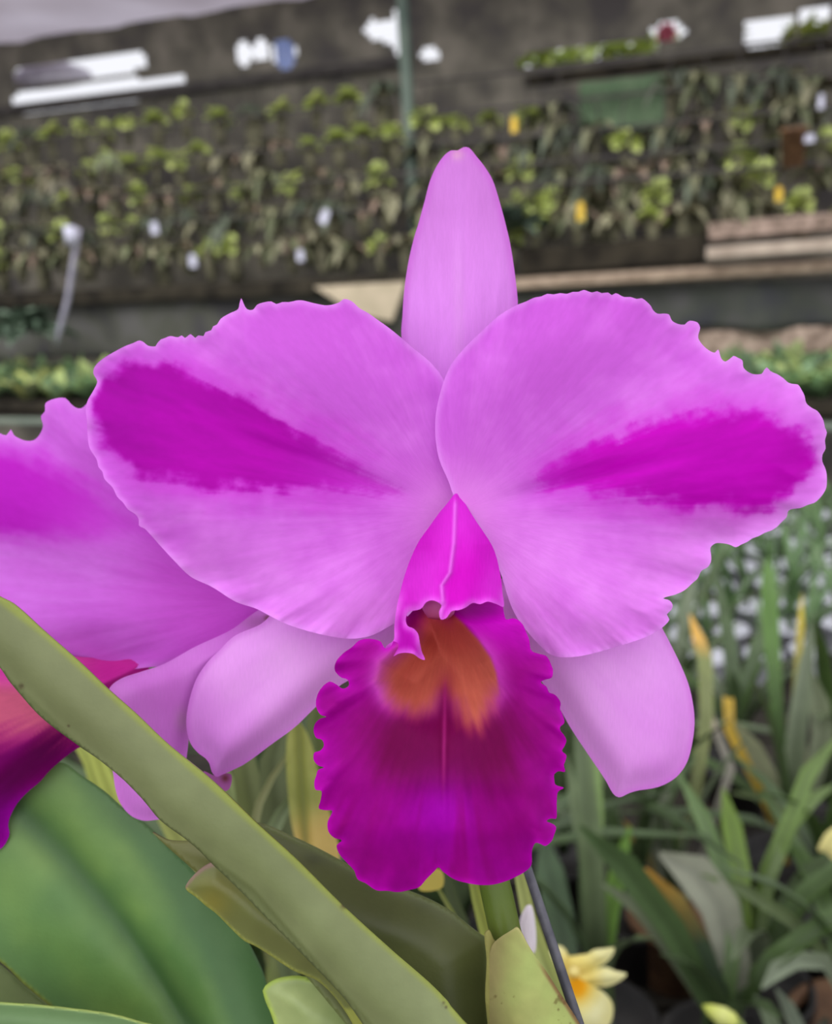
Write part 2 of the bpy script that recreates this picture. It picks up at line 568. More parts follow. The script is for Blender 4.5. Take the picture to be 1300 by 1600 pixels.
def dorsal_col(x, y, e):
    soft = fbm(x, y, 120, 77, 3)
    vein = fbm(x / 9, y / 80, 1.0, 78, 3)
    c = mixc((212, 128, 220), (240, 152, 252), np.clip(sstep(300, 500, y) * 0.8 + soft * 0.3 + vein * 0.15 + .1, 0, 1))
    c = c + (np.array((234, 160, 240)) - c) * (0.5 * np.exp(-((x - 715 - (y - 400) * 0.02) / 9) ** 2) * sstep(330, 460, y))[:, None]
    c = c + (np.array((236, 196, 200)) - c) * (0.8 * np.exp(-(((x - 714) / 9) ** 2 + ((y - 238) / 10) ** 2)))[:, None]
    c = c + (np.array((206, 100, 214)) - c) * (0.5 * sstep(14, 0, e))[:, None]
    return np.clip(c, 0, 255)


def dorsal_dep(x, y, e):
    off = 13 + (x - 718) ** 2 * 0.0011 - 2.0 * np.exp(-((x - 716) / 10) ** 2) * 0.25 + 9 * sstep(520, 200, y) - 3 * np.sin((y - 230) / 330 * 3.14)
    return D + (off + 0.25 * fbm(x / 8, y / 60, 1, 9, 2)) / 1000


sheet('sepal', DORSAL, dorsal_dep, dorsal_col, M_PETAL, flower, 4)

LSEP = [(430, 955), (415, 969), (404, 977), (366, 994), (342, 1017), (323, 1036), (306, 1063), (295, 1098), (291, 1131), (297, 1160), (309, 1176), (321, 1185), (327, 1193), (331, 1206), (338, 1214), (346, 1211), (362, 1204), (385, 1192), (423, 1164), (461, 1136), (492, 1106), (530, 1072), (590, 1040), (640, 1010), (680, 900), (670, 860), (560, 900)]
RSEP = [(790, 900), (860, 900), (960, 930), (1025, 965), (1037, 986), (1050, 1011), (1065, 1042), (1077, 1073), (1084, 1108), (1085, 1135), (1081, 1165), (1073, 1192), (1058, 1213), (1038, 1226), (1019, 1232), (998, 1235), (984, 1239), (967, 1246), (958, 1240), (946, 1219), (930, 1195), (915, 1173), (892, 1138), (870, 1100), (830, 1040), (770, 940)]


def sep_col(seed, bx, by):
    def f(x, y, e):
        soft = fbm(x, y, 130, seed, 3)
        th = np.arctan2(y - by, x - bx); r = np.hypot(x - bx, y - by)
        vein = fbm(th * 200, r / 14, 8, seed + 1, 2)
        c = mixc((236, 150, 246), (250, 180, 255), np.clip(0.5 + soft * 0.7 + vein * 0.12, 0, 1))
        c = c + (np.array((204, 108, 212)) - c) * (0.45 * sstep(330, 520, r) + 0.35 * sstep(12, 0, e))[:, None]
        return np.clip(c, 0, 255)
    return f


def lsep_dep(x, y, e):
    ax = (x - 338) * 0.66 + (y - 1214) * 0.75
    off = 13.5 + 3.2 * np.exp(-(e / 26) ** 2) + 0.004 * np.maximum(0, 600 - x) - 2.2 * np.exp(-((ax + 20) / 30) ** 2) * sstep(560, 320, x)
    return D + off / 1000


def rsep_dep(x, y, e):
    off = 11 + 4.0 * np.exp(-(e / 26) ** 2) + 0.010 * np.maximum(0, y - 1000) + 2.5 * ((x - 965 - (y - 1100) * .25) / 110) ** 2
    return D + off / 1000


sheet('sepal', LSEP, lsep_dep, sep_col(51, 690, 850), M_PETAL, flower, 4)
sheet('sepal', RSEP, rsep_dep, sep_col(61, 740, 850), M_PETAL, flower, 4)

# --- the lip: frilled blade with a hollow orange throat under a folded hood
LIP = [(700, 930), (722, 930), (740, 926), (760, 924), (776, 932), (785, 946), (788, 960), (791, 968), (801, 966), (810, 969), (817, 976), (821, 985), (827, 1000), (829, 1014), (832, 1018), (844, 1022), (852, 1024), (857, 1029), (861, 1038), (864, 1047), (862, 1059), (852, 1062), (845, 1066), (854, 1073), (858, 1082), (864, 1084), (870, 1088), (876, 1098), (875, 1108), (878, 1114), (882, 1129), (875, 1136), (876, 1142), (881, 1148), (885, 1157),
 (882, 1166), (878, 1173), (885, 1180), (883, 1190), (881, 1195), (883, 1206), (873, 1205), (866, 1210), (866, 1217), (868, 1226), (881, 1231), (872, 1237), (870, 1252), (870, 1266), (869, 1279), (860, 1279), (854, 1283), (863, 1287), (869, 1292), (866, 1304), (862, 1314), (852, 1322), (845, 1319), (837, 1317), (832, 1326), (831, 1334), (830, 1352), (819, 1363), (806, 1370), (793, 1376), (772, 1382), (752, 1383), (731, 1380), (710, 1374), (692, 1362), (685, 1355), (680, 1360), (666, 1374), (655, 1386), (638, 1391), (622, 1394), (605, 1392), (588, 1391), (571, 1380), (559, 1374), (553, 1360), (541, 1347), (530, 1334), (526, 1321), (534, 1313), (522, 1309), (513, 1299), (512, 1284), (519, 1267),
 (508, 1266), (498, 1263), (501, 1250), (502, 1236), (493, 1234), (491, 1222), (494, 1212), (497, 1203), (506, 1199), (497, 1196), (490, 1187), (491, 1176), (500, 1173), (506, 1165), (503, 1156), (494, 1153), (490, 1142), (492, 1131), (500, 1123), (510, 1120), (501, 1117), (494, 1104), (495, 1089), (502, 1075), (515, 1065), (525, 1069), (536, 1076), (545, 1071), (543, 1062), (532, 1058), (523, 1047), (525, 1034), (536, 1021), (550, 1011), (561, 1001), (576, 998), (594, 1002), (602, 1013), (612, 1008), (618, 985), (628, 945), (645, 925), (680, 925)]
THROAT = [(655, 945), (690, 945), (722, 972), (748, 1001), (767, 1029), (775, 1051), (780, 1083), (773, 1112), (752, 1150), (720, 1135), (706, 1100), (694, 1092), (680, 1112), (650, 1124), (620, 1112), (600, 1090), (590, 1062), (597, 1038), (612, 1024), (640, 1000)]
TUBE = [(640, 930), (690, 935), (722, 970), (748, 1001), (767, 1029), (777, 1056), (784, 1090), (776, 1130), (750, 1180), (695, 1200), (640, 1170), (604, 1120), (588, 1070), (596, 1036), (612, 1022), (632, 1000)]


def lip_col(x, y, e):
    bx, by = 697, 960
    th = np.arctan2(y - by, x - bx); r = np.hypot(x - bx, y - by)
    vein = fbm(th * 150, r / 30, 8, 91, 3)
    soft = fbm(x, y, 90, 92, 3)
    c = mixc((142, 0, 116), (166, 0, 152), np.clip(0.4 + soft * .7 + sstep(40, 0, e) * .45, 0, 1))
    core = sstep(1.05, 0.45, np.hypot((x - 695) / 165, (y - 1160) / 118) + vein * 0.10)
    c = c + (np.array((106, 0, 68)) - c) * core[:, None]
    c = c + (np.array((168, 0, 178)) - c) * (0.85 * np.exp(-(((x - 688) / 55) ** 2 + ((y - 1268) / 55) ** 2)))[:, None]
    c = c + (np.array((146, 0, 118)) - c) * (0.7 * np.clip(vein * 2.4, 0, 1) * sstep(1200, 1290, y))[:, None]
    c = c + (np.array((198, 0, 190)) - c) * (.85 * np.exp(-(((x - 765) / 60) ** 2 + ((y - 965) / 40) ** 2)))[:, None]  # brighter magenta painted below the hood to offset the shadow there
    # throat
    sd = poly_dist(x, y, THROAT)
    sharp = sstep(1100, 1055, y) * sstep(690, 715, x)
    rag = vein * 9 * sstep(1030, 1100, y)
    inn = sharp * sstep(-3, 3, sd) + (1 - sharp) * sstep(-14, 30, sd + rag)
    rim = sstep(-34, 4, sd + rag * 0.6) * sstep(1140, 1080, y) * sstep(970, 1010, y) * np.where(x > 690, 0.75, 1.0)
    c = c + (np.array((200, 86, 186)) - c) * (rim * 0.8)[:, None]
    org = mixc((202, 106, 84), (186, 88, 74), np.clip(0.5 + soft * 0.6 + vein * 0.5, 0, 1))
    org = org + (np.array((176, 60, 62)) - org) * (0.75 * sstep(1040, 960, y))[:, None]
    c = c + (org - c) * inn[:, None]
    ln = np.exp(-((x - (697 - (y - 1000) * 0.02)) / 3.0) ** 2) * sstep(1050, 1090, y) * sstep(1260, 1180, y)
    dk = np.exp(-((x - (697 - (y - 1000) * 0.02)) / 13.0) ** 2) * sstep(1030, 1100, y) * sstep(1240, 1120, y)
    c = c + (np.array((110, 0, 66)) - c) * (0.6 * dk)[:, None]
    c = c + (np.array((170, 40, 122)) - c) * (0.65 * ln)[:, None]
    c = c + (np.array((196, 0, 186)) - c) * (0.55 * np.exp(-(e / 6) ** 2))[:, None]
    return np.clip(c, 0, 255)


_lg = curve1([930, 1000, 1080, 1150, 1220, 1300, 1400], [-12, -13, -15, -18, -21, -20, -12])


def lip_dep(x, y, e):
    bx, by = 697, 1010
    th = np.arctan2(y - by, x - bx); r = np.hypot(x - bx, y - by)
    off = _lg(y)
    off = off + 6 * (np.abs(x - 692) / 190) ** 2 * sstep(1000, 1150, y) + 3 * (np.abs(x - 692) / 190) ** 2
    td = poly_dist(x, y, TUBE)
    off = off + 19 * sstep(-6, 62, td) * sstep(1175, 985, y)
    off -= 1.6 * np.exp(-((td + 4) / 16) ** 2) * sstep(1130, 1040, y)
    off += 0.9 * np.exp(-((x - 694) / 7) ** 2) * sstep(1040, 1090, y) * sstep(1360, 1200, y)
    off += 2.0 * np.exp(-((x - 686) / 16) ** 2) * sstep(1270, 1360, y)
    off += (1.7 * np.sin(th * 16 + 2 * fbm(x, y, 90, 5)) + 0.8 * np.sin(th * 37 + 1)) * np.exp(-e / 30) * sstep(110, 200, r)
    off += 0.9 * np.sin(th * 15 + .8) * sstep(150, 330, r)
    off += 0.2 * fbm(th * 150, r / 30, 8, 91, 2) * sstep(80, 200, r)
    off += 9 * sstep(978, 925, y)
    off += 15 * sstep(1012, 975, y) * sstep(690, 640, x) * sstep(600, 616, x)
    return D + off / 1000


sheet('lip', LIP, lip_dep, lip_col, M_LIP, flower, 2.8, polar_uv(697, 940))

HOOD = [(712, 771), (719, 774), (730, 792), (743, 813), (756, 832), (768, 851), (775, 868), (779, 884), (783, 905), (785, 925), (787, 948), (776, 944), (762, 940), (750, 944), (739, 942), (728, 949), (718, 953), (706, 955), (697, 966), (689, 968), (686, 956), (690, 946), (684, 941), (675, 938), (666, 941), (658, 951), (648, 954), (638, 956), (634, 968), (637, 978), (646, 982), (653, 990), (656, 1004), (659, 1018), (664, 1031), (656, 1029), (646, 1022), (636, 1020), (624, 1021), (612, 1026), (602, 1018), (603, 1010), (615, 1000), (616, 980), (619, 954), (624, 930), (632, 900), (642, 872), (655, 845), (670, 824), (685, 803), (700, 785)]


def hood_w(y):
    return np.interp(y, [770, 850, 950, 1030], [18, 62, 84, 90])


def hood_col(x, y, e):
    soft = fbm(x, y, 60, 101, 3)
    c = mixc((200, 22, 188), (216, 44, 208), np.clip(0.5 + soft * 0.9 + sstep(900, 800, y) * 0.3, 0, 1))
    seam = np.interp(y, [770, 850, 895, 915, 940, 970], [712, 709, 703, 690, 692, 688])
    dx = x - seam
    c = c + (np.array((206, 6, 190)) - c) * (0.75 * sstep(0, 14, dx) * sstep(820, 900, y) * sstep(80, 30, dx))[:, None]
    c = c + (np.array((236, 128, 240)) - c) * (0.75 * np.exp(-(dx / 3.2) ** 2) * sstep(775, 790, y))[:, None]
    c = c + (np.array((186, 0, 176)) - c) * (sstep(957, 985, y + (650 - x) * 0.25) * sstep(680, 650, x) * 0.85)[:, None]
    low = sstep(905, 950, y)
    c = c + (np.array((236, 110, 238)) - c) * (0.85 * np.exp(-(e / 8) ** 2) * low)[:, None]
    return np.clip(c, 0, 255)


def hood_dep(x, y, e):
    u = (x - np.interp(y, [770, 1030], [712, 702])) / hood_w(y)
    off = np.interp(y, [770, 850, 940, 1030], [1, -12, -19, -20.5]) + 8.0 * np.clip(np.abs(u), 0, 1.3) ** 2.2
    seam = np.interp(y, [770, 850, 895, 915, 940, 970], [712, 709, 703, 690, 692, 688])
    off += 0.9 * sstep(-2, 6, x - seam) * sstep(40, 6, x - seam) - 0.6 * np.exp(-((x - seam) / 4) ** 2)
    off += 0.9 * np.sin(x / 7.5 + y / 23) * np.exp(-e / 12) * sstep(900, 945, y)
    off += 1.4 * sstep(940, 990, y) * sstep(690, 650, x) * np.sin((x + y) / 14)
    return D + off / 1000


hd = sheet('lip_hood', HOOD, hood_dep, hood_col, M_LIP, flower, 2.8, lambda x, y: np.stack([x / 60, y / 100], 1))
hd['label'] = 'bright pink folded hood over the throat'
mb = MB()
mb.tube([P(706, 860, D + .004), P(692, 915, D - .006), P(685, 952, D - .0115), P(684, 966, D - .012)], [.004, .0038, .0036, .0022],
        [(240, 150, 220), (240, 140, 210), (225, 120, 190), (190, 80, 130)], 16)
c_ = mb.build('column', M_PALE, flower)
c_['label'] = 'pale pink column in the throat'

# --- the second bloom, behind on the left, seen from its side
D2 = 0.247
fl2 = empty('flower', P(420, 950, D2 + .01) - plant.location, parent=plant)
fl2['label'] = 'second bloom turned away to the left, behind the open one'
P2 = [(-160, 760), (-120, 690), (-60, 672), (-20, 668), (0, 677), (10, 680), (17, 671), (22, 680), (38, 688), (52, 688), (61, 680), (67, 666), (64, 650), (70, 643), (71, 630), (85, 623), (102, 622), (110, 630), (117, 636), (127, 638), (150, 620), (220, 640), (330, 780), (440, 920), (440, 975), (400, 985), (361, 1000), (304, 1026), (262, 1040), (238, 1042), (190, 1047), (143, 1046), (90, 1052), (20, 1040), (-60, 1000), (-140, 900)]
B2 = [(-170, 700), (-60, 690), (0, 705), (60, 722), (130, 760), (200, 800), (260, 832), (180, 836), (90, 838), (20, 832), (-60, 840), (-160, 830)]


def p2_col(x, y, e):
    bx, by = 440, 940
    th = np.arctan2(y - by, x - bx); th = np.where(th < 0, th + 2 * math.pi, th); r = np.hypot(x - bx, y - by)
    vein = fbm(th * 260, r / 9, 9, 111, 3); soft = fbm(x, y, 150, 112, 3)
    c = mixc((204, 86, 214), (222, 120, 236), np.clip(0.5 + soft * .7 + vein * .3, 0, 1))
    c = c + (np.array((220, 80, 220)) - c) * (0.6 * sstep(330, 90, r))[:, None]
    sd = poly_dist(x, y, B2) + vein * 16 + fbm(x, y, 22, 113) * 10
    c = c + (np.array((188, 22, 192)) - c) * (sstep(-36, 24, sd) * (0.3 + .6 * sstep(220, 440, r)))[:, None]
    c = c + (np.array((232, 146, 244)) - c) * (0.5 * np.exp(-(e / 8) ** 2))[:, None]
    return np.clip(c, 0, 255)


def p2_dep(x, y, e):
    bx, by = 440, 940
    th = np.arctan2(y - by, x - bx); th = np.where(th < 0, th + 2 * math.pi, th); r = np.hypot(x - bx, y - by)
    off = -3 * np.exp(-((r - 230) / 140) ** 2) + 3 + 4 * np.exp(-(e / 40) ** 2) * sstep(60, 250, r)
    off += 1.6 * np.sin(th * 14) * sstep(120, 420, r) + 1.2 * np.sin(th * 34 + 1) * np.exp(-e / 26) * sstep(150, 300, r)
    off += 0.15 * fbm(th * 200, r / 12, 9, 44, 2)
    return D2 + off / 1000


sheet('petal', P2, p2_dep, p2_col, M_PETAL, fl2, 4, polar_uv(440, 940))
S2 = [(440, 940), (418, 950), (404, 953), (361, 984), (304, 1011), (257, 1037), (219, 1050), (190, 1060), (172, 1074), (160, 1110), (162, 1160), (176, 1205), (180, 1231), (188, 1255), (204, 1274), (223, 1282), (243, 1281), (262, 1276), (285, 1240), (292, 1180), (300, 1130), (330, 1060), (400, 1010), (450, 985)]


def s2_col(x, y, e):
    soft = fbm(x, y, 90, 121, 3)
    c = mixc((208, 112, 214), (232, 148, 240), np.clip(0.55 + soft * .7, 0, 1))
    c = c + (np.array((164, 98, 160)) - c) * (0.75 * np.exp(-(((x - 405) / 32) ** 2 + ((y - 972) / 14) ** 2)))[:, None]
    c = c + (np.array((110, 70, 60)) - c) * (0.9 * np.exp(-(((x - 419) / 6) ** 2 + ((y - 966) / 4) ** 2)))[:, None]
    c = c + (np.array((196, 140, 190)) - c) * (0.7 * np.exp(-(((x - 286) / 12) ** 2 + ((y - 1125) / 20) ** 2)))[:, None]
    return np.clip(c, 0, 255)


sheet('sepal', S2, lambda x, y, e: D2 + (-8 + 3 * np.exp(-(e / 18) ** 2) + .012 * (y - 1000)) / 1000, s2_col, M_PETAL, fl2, 4)
L2 = [(260, 1010), (205, 1028), (150, 1028), (60, 1020), (0, 1015), (-90, 1010), (-140, 1120), (-130, 1300), (-60, 1350), (-10, 1332), (4, 1324), (12, 1312), (15, 1302), (13, 1290), (16, 1276), (28, 1254), (44, 1237), (62, 1222), (78, 1204), (96, 1188), (114, 1174), (131, 1163), (170, 1120), (205, 1075)]


def l2_col(x, y, e):
    bx, by = 240, 1030
    th = np.arctan2(y - by, x - bx); th = np.where(th < 0, th + 2 * math.pi, th); r = np.hypot(x - bx, y - by)
    vein = fbm(th * 200, r / 30, 7, 131, 3)
    c = mixc((196, 60, 150), (198, 88, 122), sstep(1050, 1090, y))
    yy = y + vein * 22 + (x - 60) * 0.12
    c = c + (np.array((150, 24, 110)) - c) * sstep(1110, 1160, yy)[:, None]
    c = c + (np.array((112, 0, 92)) - c) * sstep(1140, 1180, yy)[:, None]
    c = c + (np.array((148, 0, 150)) - c) * sstep(1200, 1270, yy)[:, None]
    c = c + (np.array((196, 40, 150)) - c) * (sstep(110, 170, x))[:, None]
    return np.clip(c, 0, 255)


sheet('lip', L2, lambda x, y, e: D2 + (-3 + 8 * sstep(60, 0, e) - 6 * sstep(1300, 1150, y) * sstep(160, 40, x) + .5 * np.sin(x / 12) * np.exp(-e / 20)) / 1000, l2_col, M_LIP, fl2, 4, polar_uv(240, 1030))
# shrivelled tip showing under the open flower's sepal
BUDT = [(318, 1205), (336, 1212), (352, 1208), (361, 1210), (362, 1222), (357, 1234), (346, 1236), (330, 1224)]
o_ = sheet('sepal', BUDT, lambda x, y, e: D2 - .004 + 0 * x, lambda x, y, e: mixc((176, 96, 168), (120, 60, 70), np.exp(-(((x - 352) / 6) ** 2 + ((y - 1216) / 6) ** 2))), M_PETAL, fl2, 3)

# --- leaves of the orchid
STRAP = [(-120, 855), (-60, 893), (0, 931), (24, 944), (71, 986), (128, 1036), (171, 1077), (214, 1115), (261, 1160), (333, 1219), (404, 1287), (463, 1341), (535, 1413), (611, 1483), (675, 1540), (722, 1591), (790, 1670), (690, 1720), (620, 1650), (576, 1600), (548, 1561), (518, 1527), (461, 1469), (423, 1431), (385, 1392), (338, 1346), (296, 1308), (257, 1279), (228, 1245), (190, 1207), (128, 1160), (71, 1117), (28, 1069), (0, 1034), (-60, 975), (-140, 900)]
_rib = lambda x: np.interp(x, [-150, 0, 230, 256, 400, 514, 580, 700], [930, 1036, 1250, 1282, 1386, 1517, 1592, 1730])
_top = lambda x: np.interp(x, [-120, 0, 71, 171, 261, 404, 535, 675, 790], [855, 931, 986, 1077, 1160, 1287, 1413, 1540, 1670])


def strap_col(x, y, e):
    soft = fbm(x + y, x - y, 160, 141, 3)
    c = mixc((112, 120, 78), (130, 139, 94), np.clip(0.45 + soft * .8 + sstep(300, 650, x) * .25, 0, 1))
    c = c + (np.array((122, 126, 88)) - c) * (sstep(450, 100, x) * .5)[:, None]
    dt = (y - _top(x)) * 0.72
    c = c + (np.array((142, 152, 58)) - c) * (0.75 * sstep(11, 2, dt))[:, None]
    rb = (_rib(x) - y) * 0.72
    c = c + (np.array((92, 100, 58)) - c) * (0.65 * np.exp(-(rb / 4) ** 2) * sstep(200, 260, x))[:, None]
    c = c + (np.array((112, 122, 78)) - c) * (0.6 * sstep(2, -4, rb))[:, None]
    for (a, b, s) in ((39, 1068, 3.5), (112, 1130, 2), (536, 1414, 4), (690, 1566, 2), (694, 1572, 2)):
        c = c + (np.array((70, 54, 40)) - c) * (0.85 * np.exp(-(((x - a) / s) ** 2 + ((y - b) / s) ** 2)))[:, None]
    return np.clip(c, 0, 255)


def strap_dep(x, y, e):
    rb = (_rib(x) - y) * 0.72
    off = -8 - 0.004 * (x - 300) + 2.6 * sstep(110, 20, np.abs(rb - 62)) * 0 + 0.028 * np.maximum(0, -rb) * 4 + 1.8 * np.exp(-(rb / 22) ** 2)
    off += 2.2 * (np.clip((rb - 55) / 70, -1.2, 1.2)) ** 2
    return D + off / 1000


lf = sheet('leaf', STRAP, strap_dep, strap_col, M_LEAF, plant, 4, thick=0.0012)
lf['label'] = 'long grey-green strap leaf crossing diagonally in front'

LEAFA = [(240, 1300), (265, 1312), (300, 1312), (345, 1300), (400, 1285), (421, 1290), (455, 1305), (497, 1325), (540, 1348), (580, 1370), (615, 1384), (641, 1392), (666, 1402), (688, 1413), (712, 1428), (730, 1443), (748, 1457), (761, 1468), (764, 1520), (766, 1600), (770, 1700), (640, 1720), (560, 1620), (440, 1480), (330, 1380)]


def leafa_col(x, y, e):
    soft = fbm(x, y, 120, 151, 3)
    c = mixc((74, 80, 42), (92, 98, 54), np.clip(0.5 + soft * .8 + sstep(500, 760, x) * .3, 0, 1))
    c = c + (np.array((112, 122, 74)) - c) * (0.8 * sstep(12, 3, e) * sstep(400, 430, x))[:, None]
    c = c + (np.array((110, 112, 62)) - c) * sstep(380, 330, x)[:, None]
    c = c + (np.array((62, 66, 36)) - c) * (0.6 * np.exp(-(((x - 488) / 14) ** 2 + ((y - 1345) / 10) ** 2)))[:, None]
    return np.clip(c, 0, 255)


lf = sheet('leaf', LEAFA, lambda x, y, e: D + (14 + 4 * sstep(80, 0, e) - .02 * (y - 1400)) / 1000, leafa_col, M_LEAF, plant, 5, thick=0.001)
lf['label'] = 'dark olive leaf behind the strap leaf, ending at the stem'
LEAFB = [(292, 1385), (297, 1374), (310, 1360), (324, 1350), (340, 1345), (420, 1395), (540, 1500), (640, 1620), (660, 1700), (600, 1680), (540, 1575), (500, 1530), (461, 1513), (440, 1500), (423, 1488), (402, 1475), (385, 1467), (372, 1456), (358, 1442), (340, 1424), (323, 1411), (308, 1398)]


def leafb_col(x, y, e):
    soft = fbm(x, y, 120, 161, 3)
    c = mixc((98, 102, 60), (116, 122, 66), np.clip(0.5 + soft * .8, 0, 1))
    c = c + (np.array((136, 124, 48)) - c) * (0.6 * np.exp(-(((x - 335) / 30) ** 2 + ((y - 1405) / 30) ** 2)))[:, None]
    low = sstep(1, 8, (y - np.interp(x, [292, 323, 358, 385, 423, 461, 500, 540], [1385, 1411, 1442, 1467, 1488, 1513, 1530, 1575])) + 9)
    c = c + (np.array((158, 162, 74)) - c) * (0.8 * low)[:, None]
    tip = sstep(12, 4, (y - np.interp(x, [290, 310, 324, 342], [1380, 1360, 1350, 1344]))) * sstep(352, 338, x)
    c = c + (np.array((138, 112, 96)) - c) * tip[:, None]
    return np.clip(c, 0, 255)


lf = sheet('leaf', LEAFB, lambda x, y, e: D + (4 + 3 * sstep(50, 0, e)) / 1000, leafb_col, M_LEAF, plant, 4, thick=0.0012)
lf['label'] = 'olive leaf with a torn brown tip and yellow edge'
SMALL = [(412, 1545), (420, 1535), (434, 1528), (450, 1525), (464, 1524), (482, 1527), (497, 1531), (512, 1537), (527, 1544), (561, 1570), (590, 1620), (600, 1700), (470, 1710), (440, 1640), (428, 1590)]
lf = sheet('leaf', SMALL, lambda x, y, e: D + (14 + 5 * sstep(60, 0, e)) / 1000, lambda x, y, e: np.clip(mixc((128, 144, 88), (164, 178, 116), np.clip(.5 + fbm(x, y, 60, 171, 3), 0, 1)) + (np.array((148, 156, 110)) - 140) * sstep(10, 2, e)[:, None], 0, 255), M_LEAF, plant, 5, thick=0.001)
lf['label'] = 'short rounded pale green leaf at the bottom'

BIG = [(-150, 1260), (-60, 1240), (-10, 1225), (20, 1215), (50, 1203), (75, 1195), (98, 1191), (127, 1211), (162, 1235), (192, 1261), (231, 1289), (269, 1327), (304, 1362), (338, 1400), (369, 1442), (392, 1481), (408, 1515), (419, 1550), (425, 1581), (428, 1620), (424, 1720), (260, 1740), (160, 1640), (85, 1571), (60, 1550), (38, 1531), (18, 1511), (0, 1496), (-60, 1450), (-150, 1400)]
_br = lambda x: np.interp(x, [-150, 0, 60, 110, 200, 250, 310, 360, 460], [1080, 1230, 1290, 1340, 1450, 1520, 1620, 1740, 1980])


def big_col(x, y, e):
    s = (y - _br(x)) * 0.68
    soft = fbm(x + y * .9, (x - y), 150, 181, 3)
    c = mixc((88, 124, 66), (118, 150, 76), np.clip(.45 + soft * .9, 0, 1))
    c = c + (np.array((72, 108, 66)) - c) * (0.7 * sstep(70, 120, -s))[:, None]
    c = c + (np.array((84, 120, 74)) - c) * (0.6 * sstep(90, 170, s))[:, None]
    c = c + (np.array((52, 84, 44)) - c) * (0.75 * np.exp(-(s / 26) ** 2))[:, None]
    low = sstep(10, 2, np.abs(y - np.interp(x, [0, 38, 85, 160], [1497, 1532, 1572, 1641]))) * sstep(200, 150, x)
    c = c + (np.array((150, 160, 70)) - c) * (0.9 * low)[:, None]
    return np.clip(c, 0, 255)


def big_dep(x, y, e):
    s = (y - _br(x)) * 0.68
    off = 34 + 3.0 * np.exp(-(s / 38) ** 2) + 2.2 * (np.clip(np.abs(s), 0, 420) / 150) ** 2 - .012 * (y - 1300)
    return D + off / 1000


lf = sheet('leaf', BIG, big_dep, big_col, M_LEAF, plant, 5, thick=0.0012)
lf['label'] = 'broad fresh green leaf with a dark midrib groove'
BOT = [(-120, 1560), (-40, 1562), (0, 1565), (58, 1569), (115, 1575), (173, 1583), (215, 1594), (260, 1612), (280, 1700), (-80, 1700)]
lf = sheet('leaf', BOT, lambda x, y, e: D + (8 + 3 * sstep(30, 0, e)) / 1000, lambda x, y, e: mixc((96, 126, 78), (154, 172, 92), sstep(9, 2, e)), M_LEAF, plant, 5, thick=0.001)
lf['label'] = 'leaf edge lying along the bottom border'
DKL = [(-100, 1440), (0, 1506), (40, 1540), (80, 1575), (120, 1640), (-60, 1660), (-120, 1560)]
sheet('leaf', DKL, lambda x, y, e: D + 42 / 1000 + 0 * x, lambda x, y, e: mixc((98, 112, 64), (116, 130, 80), np.clip(.5 + fbm(x, y, 60, 191), 0, 1)), M_LEAF, plant, 6, thick=0.001)

# --- stalk, sheath, wire
mb = MB()
mb.tube([P(735, 1130, D + .012), P(752, 1290, D + .012), P(766, 1350, D + .011), P(776, 1395, D + .010), P(788, 1450, D + .009), P(800, 1500, D + .008), P(820, 1590, D + .006), P(850, 1720, D + .004)],
        [.0026, .0032, .0036, .0038, .0038, .0038, .0042, .005],
        [(150, 120, 110), (110, 126, 60), (98, 118, 46), (92, 112, 40), (96, 112, 44), (110, 120, 54), (120, 124, 60), (120, 124, 60)], 20)
o_ = mb.build('flower_stalk', M_LEAF, plant)
o_['label'] = 'green stalk carrying the blooms'
SHEATH = [(808, 1448), (801, 1452), (789, 1460), (778, 1469), (772, 1477), (767, 1492), (765, 1506), (764, 1540), (764, 1600), (766, 1720), (960, 1720), (925, 1640), (903, 1600), (887, 1574), (870, 1548), (857, 1527), (844, 1506), (833, 1490), (823, 1472), (815, 1456)]


def sheath_col(x, y, e):
    soft = fbm(x, y, 50, 201, 3)
    c = mixc((162, 158, 98), (172, 184, 108), np.clip(.5 + soft * .6 + (x - 810) / 110, 0, 1))
    c = c + (np.array((178, 160, 112)) - c) * (.6 * sstep(40, 0, x - 765))[:, None]
    sp = vnoise(x / 4.6, y / 5.4, 204) * (0.55 + .45 * sstep(.30, .75, vnoise(x / 40, y / 40, 205)))
    c = c + (np.array((104, 92, 48)) - c) * (.6 * sstep(.58, .72, sp))[:, None]
    redge = sstep(9, 2, np.interp(y, [1450, 1472, 1506, 1548, 1600, 1700], [815, 823, 844, 870, 903, 950]) - x)
    c = c + (np.array((120, 74, 52)) - c) * (.7 * redge * sstep(1490, 1530, y))[:, None]
    c = c + (np.array((190, 178, 120)) - c) * (.5 * sstep(5, 0, e) * sstep(1510, 1460, y))[:, None]
    return np.clip(c, 0, 255)


o_ = sheet('sheath', SHEATH, lambda x, y, e: D + (-4 + 7 * (np.clip((x - (815 + (y - 1450) * .16)) / (45 + (y - 1450) * .15), -1.1, 1.1)) ** 2) / 1000, sheath_col, M_SHEATH, plant, 2.0, thick=0.0006)
o_['label'] = 'speckled yellow-green sheath round the stalk'
INNER = [(757, 1458), (764, 1452), (774, 1470), (790, 1470), (770, 1520), (766, 1620), (758, 1560), (760, 1500)]
sheet('sheath', INNER, lambda x, y, e: D + .004 + 0 * x, lambda x, y, e: mixc((150, 146, 82), (120, 112, 60), sstep(760, 780, x)), M_SHEATH, plant, 4, thick=0.0006)

